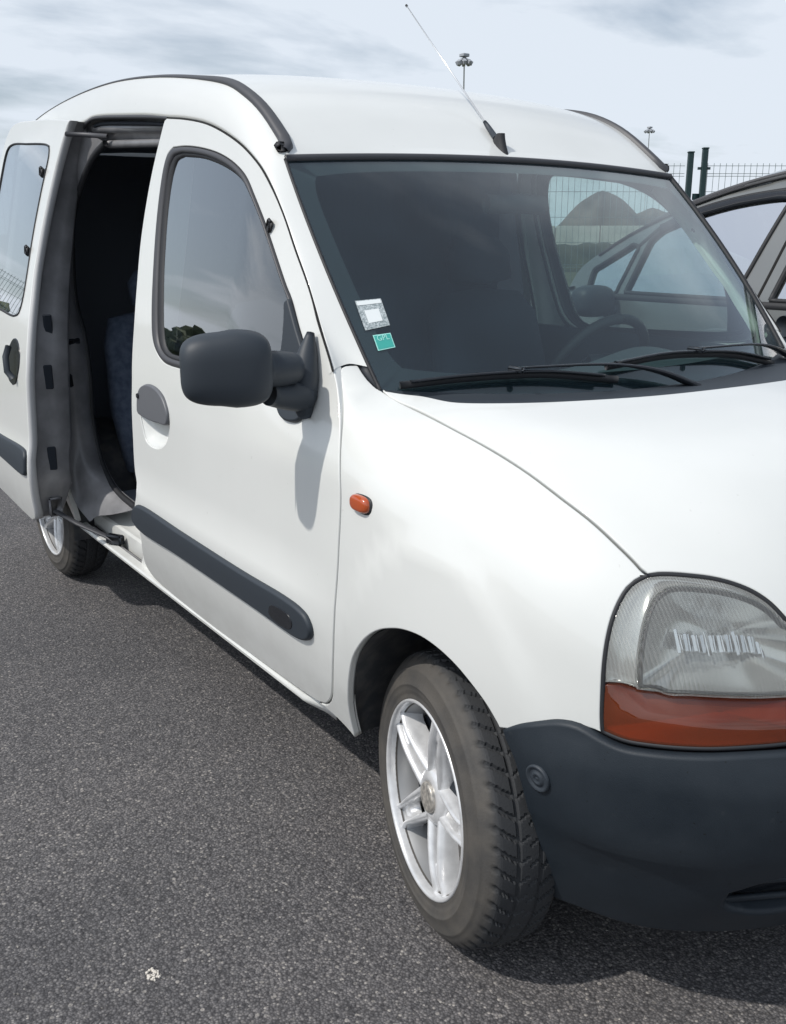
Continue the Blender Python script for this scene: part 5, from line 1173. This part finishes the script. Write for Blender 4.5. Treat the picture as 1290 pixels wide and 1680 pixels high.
# ------------------------------------------------------------------ the neighbouring grey car, nose towards -x
M['silver'] = pbr('grey_metallic', (.20, .208, .203), .34, metal=.55, coat=.9)
car = thing('parked_car', 'silver grey family car parked beside the van, nose the other way', 'car', (-1.4, 2.75, 0))
CY = 1.92                                                      # near flank
CW = lerp_curve([.2, .35, .6, .85, 1.0, 1.06, 1.2, 1.35, 1.48, 1.56, 1.66], [.07, .03, 0, .0, .02, .035, .085, .14, .195, .24, .34])
def cs(x, z, off=0.):
    e = .10*smoothstep(-2.9, -4.0, x)+.08*smoothstep(.6, 1.3, x); return CY+CW(z)+e-off
CR = lerp_curve([-3.5, -2.55, -2.40, -2.15, -1.85, -1.55, -1.25, -.9, -.4, .2, .8, 1.3], [.98, 1.135, 1.25, 1.40, 1.52, 1.605, 1.655, 1.68, 1.685, 1.665, 1.595, 1.45])   # roof edge height
class CarSide:
    def uv(s, P): return np.stack([P[:, 0], P[:, 2]], -1)
    def lift(s, q): return np.stack([q[:, 0], cs(q[:, 0], q[:, 1]), q[:, 1]], -1)
    def nrm(s, P):
        e = 2e-3; x, z = P[:, 0], P[:, 2]; n = np.stack([(cs(x+e, z)-cs(x-e, z))/(2*e), -np.ones_like(x), (cs(x, z+e)-cs(x, z-e))/(2*e)], -1); return n/np.linalg.norm(n, axis=1, keepdims=True)
cS = CarSide()
def xz(L): return np.array([(x, 0, z) for x, z in L])
def dense(L):
    "pin the spline to straight runs by adding points beside each corner"
    out = []
    for (x1, z1), (x2, z2) in zip(L[:-1], L[1:]):
        d = math.hypot(x2-x1, z2-z1); out.append((x1, z1))
        if d > .12: k = .03/d; out += [(x1+(x2-x1)*k, z1+(z2-z1)*k), (x2-(x2-x1)*k, z2-(z2-z1)*k)]
    return out+[L[-1]]
def mirror_car(o):
    me = o.data.copy(); me.transform(Matrix(((1, 0, 0, 0), (0, -1, 0, 2*2.75), (0, 0, 1, 0), (0, 0, 0, 1)))); me.flip_normals(); p = bpy.data.objects.new(o.name.split('.')[0], me); col.objects.link(p); p.parent = o.parent; p.matrix_parent_inverse = o.matrix_parent_inverse.copy(); return p
def cpanel(name, segs, mat, holes=(), raise_=0., parent=car, both=True, h=.06, r=.004, depth=.02):
    o = place(name, panel_geo(segs, cS, h=h, inset=.003, r=r, depth=depth, holes=holes, back=False, raise_=raise_), mat, car, False, False)
    local(o, car)
    if both: mirror_car(o)
    return o
roofe = [(x, float(CR(x))-.012) for x in np.linspace(-2.46, 1.2, 24)]
qglass = [(-2.36, 1.075), (-2.355, 1.19), (-2.14, 1.315), (-2.10, 1.30), (-2.16, 1.08), (-2.36, 1.075)]
fglass = [(-2.10, 1.085), (-2.04, 1.33), (-1.98, 1.385), (-1.80, 1.455), (-1.60, 1.500), (-1.40, 1.525), (-1.335, 1.515), (-1.345, 1.46), (-1.46, 1.085), (-2.10, 1.085)]
rglass = [(-1.27, 1.09), (-1.20, 1.40), (-1.185, 1.52), (-1.10, 1.545), (-.6, 1.565), (-.2, 1.55), (-.10, 1.51), (-.20, 1.09), (-1.27, 1.09)]
qglass, fglass, rglass = dense(qglass), dense(fglass), dense(rglass)
body = xz([(-3.55, .32), (-3.56, .80), (-3.45, .95), (-2.9, 1.03), (-2.50, 1.09)]); archf = [(-2.85+.34*math.cos(a), .33+.34*math.sin(a)) for a in np.linspace(math.pi, 0, 14)]; archr = [(-.20+.34*math.cos(a), .33+.34*math.sin(a)) for a in np.linspace(math.pi, 0, 14)]
lower_c = xz([(1.25, .30), (.16, .25), *archr[::-1], (-.56, .25), (-2.49, .25), *archf[::-1], (-3.21, .30), (-3.55, .32)])
top_c = xz([(-2.50, 1.09)]+roofe)
rear_c = xz([roofe[-1], (1.30, 1.1), (1.32, .6), (1.25, .30)])
cb_o = cpanel('body_shell', [body, top_c, rear_c, lower_c], 'silver', holes=[[xz(qglass)], [xz(fglass)], [xz(rglass)]])
for nm, g in (('quarter_light', qglass), ('front_window', fglass), ('rear_window', rglass)):
    o = place(nm, panel_geo([xz(g)], cS, h=.08, inset=-.004, r=.001, depth=.002, back=False, raise_=-.010), 'cglass' if 'cglass' in M else 'sideglass', car, False, False); local(o, car); mirror_car(o)
    lp = closed_resample(loop_of([xz(g)], .02), 90); o = tube('window_trim', np.vstack([cS.lift(cS.uv(lp)), cS.lift(cS.uv(lp))[:1]]), .011, 'rubber', car, 6); local(o, car); mirror_car(o)
bp2 = xz([(-1.44, 1.06), (-1.335, 1.44), (-1.31, 1.535), (-1.20, 1.548), (-1.225, 1.42), (-1.30, 1.06), (-1.44, 1.06)])
def cstrip(name, pts, w, mat, off=.006):
    P = spline(xz(pts), .04); P = cS.lift(cS.uv(P)); n = cS.nrm(P); T = np.gradient(P, axis=0); T /= np.linalg.norm(T, axis=1)[:, None]; b = np.cross(T, n)
    o = sheet(name, np.stack([P+b*w, P+b*w*.8+n*off, P-b*w*.8+n*off, P-b*w], 1), mat, car); local(o, car); mirror_car(o); return o
cstrip('belt_moulding', [(-2.40, 1.062), (-1.8, 1.066), (-1.0, 1.070), (-.15, 1.072)], .016, 'rubber')
cstrip('window_frame', [(-2.10, 1.31), (-1.98, 1.412), (-1.80, 1.482), (-1.60, 1.527), (-1.40, 1.552), (-1.2, 1.568), (-.6, 1.590), (-.15, 1.575)], .010, 'rubber', .004)
cstrip('door_gap', [(-1.345, 1.06), (-1.255, 1.45), (-1.235, 1.53)], .007, 'gap', .003)
cstrip('door_gap', [(-1.345, 1.06), (-1.36, .7), (-1.34, .30)], .004, 'gap', .002)
cstrip('door_gap', [(-2.42, 1.06), (-2.46, .8), (-2.42, .30)], .004, 'gap', .002)
cstrip('rain_deflector', [(-2.00, 1.392), (-1.80, 1.462), (-1.60, 1.507), (-1.40, 1.530), (-1.345, 1.528)], .022, 'black', .010)
cpanel('door_handle', [xz([(-1.56, .90), (-1.40, .905), (-1.385, .925), (-1.40, .945), (-1.56, .94), (-1.575, .92), (-1.56, .90)])], 'silver', raise_=.02, h=.03, r=.008, depth=.02)
# roof, screens, bonnet
G = []
for x in np.linspace(-2.46, 1.2, 40):
    z0 = float(CR(x))-.012; y0 = float(cs(x, z0)); half = 2.75-y0
    G.append([(x, 2.75-half*c, z0+(.10)*(1-abs(c)**2.4)) for c in np.linspace(1, -1, 17)])
G = np.array(G); kf = int(np.argmin(np.abs(np.linspace(-2.46, 1.2, 40)+1.62)))
o = sheet('roof', G[kf:], 'silver', car, flip=False); local(o, car)
o = sheet('windscreen', G[:kf+1], 'cglass', car); local(o, car)
G = []
for x in np.linspace(-3.62, -2.46, 20):
    z0 = float(np.interp(x, [-3.62, -3.5, -3.2, -2.9, -2.46], [.70, .88, .97, 1.02, 1.10])); half = 2.75-float(cs(x, min(z0, 1.0)))
    G.append([(x-.0, 2.75-half*c, z0+.05*(1-abs(c)**2)) for c in np.linspace(1, -1, 13)])
o = sheet('bonnet', G, 'silver', car); local(o, car)
G = [[(-3.62-.06*math.sin(k*math.pi), 2.75-c*.78, .25+.47*k) for c in np.linspace(1, -1, 9)] for k in np.linspace(0, 1, 7)]
o = sheet('front_bumper', G, 'silver', car, flip=True); local(o, car)
G = [[(1.22+.10*math.sin(k*math.pi), 2.75-c*(.80-.12*k), .25+1.15*k) for c in np.linspace(1, -1, 9)] for k in np.linspace(0, 1, 7)]
o = sheet('tailgate', G, 'silver', car); local(o, car)
for sgn in (1,):
    P = np.array([(x, float(cs(x, float(CR(x))-.012))+.035, float(CR(x))+.004) for x in np.linspace(-2.10, .9, 40)])
    o = tube('roof_rail', P, np.interp(np.linspace(0, 1, 40), [0, .06, .94, 1], [.004, .010, .010, .004]), 'seal', car, 8); local(o, car); mirror_car(o)
    P2 = np.array([(x, float(cs(x, float(CR(x))-.03))-.002, float(CR(x))-.022) for x in np.linspace(-2.35, 1.0, 40)])
    o = tube('gutter_trim', P2, .007, 'rubber', car, 6); local(o, car); mirror_car(o)
# mirror, seats, wheels, floor
V = []; c = np.array([-2.18, CY-.10, 1.045])
for i in range(16):
    ph = -math.pi/2+math.pi*i/15
    for j in range(24):
        a = 2*math.pi*j/24; sx = np.sign(math.cos(a))*abs(math.cos(a))**.7*abs(math.cos(ph))**.6; sz = np.sign(math.sin(a))*abs(math.sin(a))**.7*abs(math.cos(ph))**.6
        V.append(c+[sx*.075, -.115*np.sign(math.sin(ph))*abs(math.sin(ph))**.7, sz*.078])
o = mk('door_mirror', V, grid_faces(16, 24, False, True), 'plastic', car); local(o, car); mirror_car(o)
o = tube('mirror_arm', [(-2.16, CY-.03, .99), (-2.15, CY+.04, 1.0)], .03, 'plastic', car, 8); local(o, car); mirror_car(o)
for x in (-1.55, -.55):
    for y in (2.35, 3.15):
        G = []
        for cx, cz, wd_, th in ((x-.0, .55, .10, .03), (x, .60, .24, .07), (x+.12, 1.0, .24, .07), (x+.16, 1.13, .20, .06), (x+.18, 1.20, .14, .05), (x+.20, 1.32, .12, .05), (x+.205, 1.36, .03, .02)):
            G.append([(cx+np.sign(math.sin(a))*abs(math.sin(a))**.6*th, y+np.sign(math.cos(a))*abs(math.cos(a))**.5*wd_, cz) for a in np.linspace(0, 2*math.pi, 20, endpoint=False)])
        o = sheet('seat', G, 'cabin', car, cv=True); local(o, car)
B = MB(); B.box((-1.1, 2.75, .42), (4.2, 1.5, .25)); B.box((-2.55, 2.75, .90), (.5, 1.4, .25), None, .05); o = B.build('floor_pan', 'dark', car); local(o, car)
for x in (-2.85, -.20):
    for y, rz in ((CY+.13, 0), (5.5-CY-.13, math.pi)):
        w = bpy.data.objects.new('wheel', rim_me); col.objects.link(w); w.parent = car; w.matrix_parent_inverse = Matrix.Translation(car.location).inverted(); w.location = (x, y, .289); w.rotation_euler = (0, 0, rz)
        sub('tyre', tyre_me, w); sub('rim_barrel', barrel_me, w)
        for k in range(5): sub('spoke', spoke_me, w, 0, k*2*math.pi/5)
        sub('hub', hub_me, w); sub('hub_cap', cap_me, w)
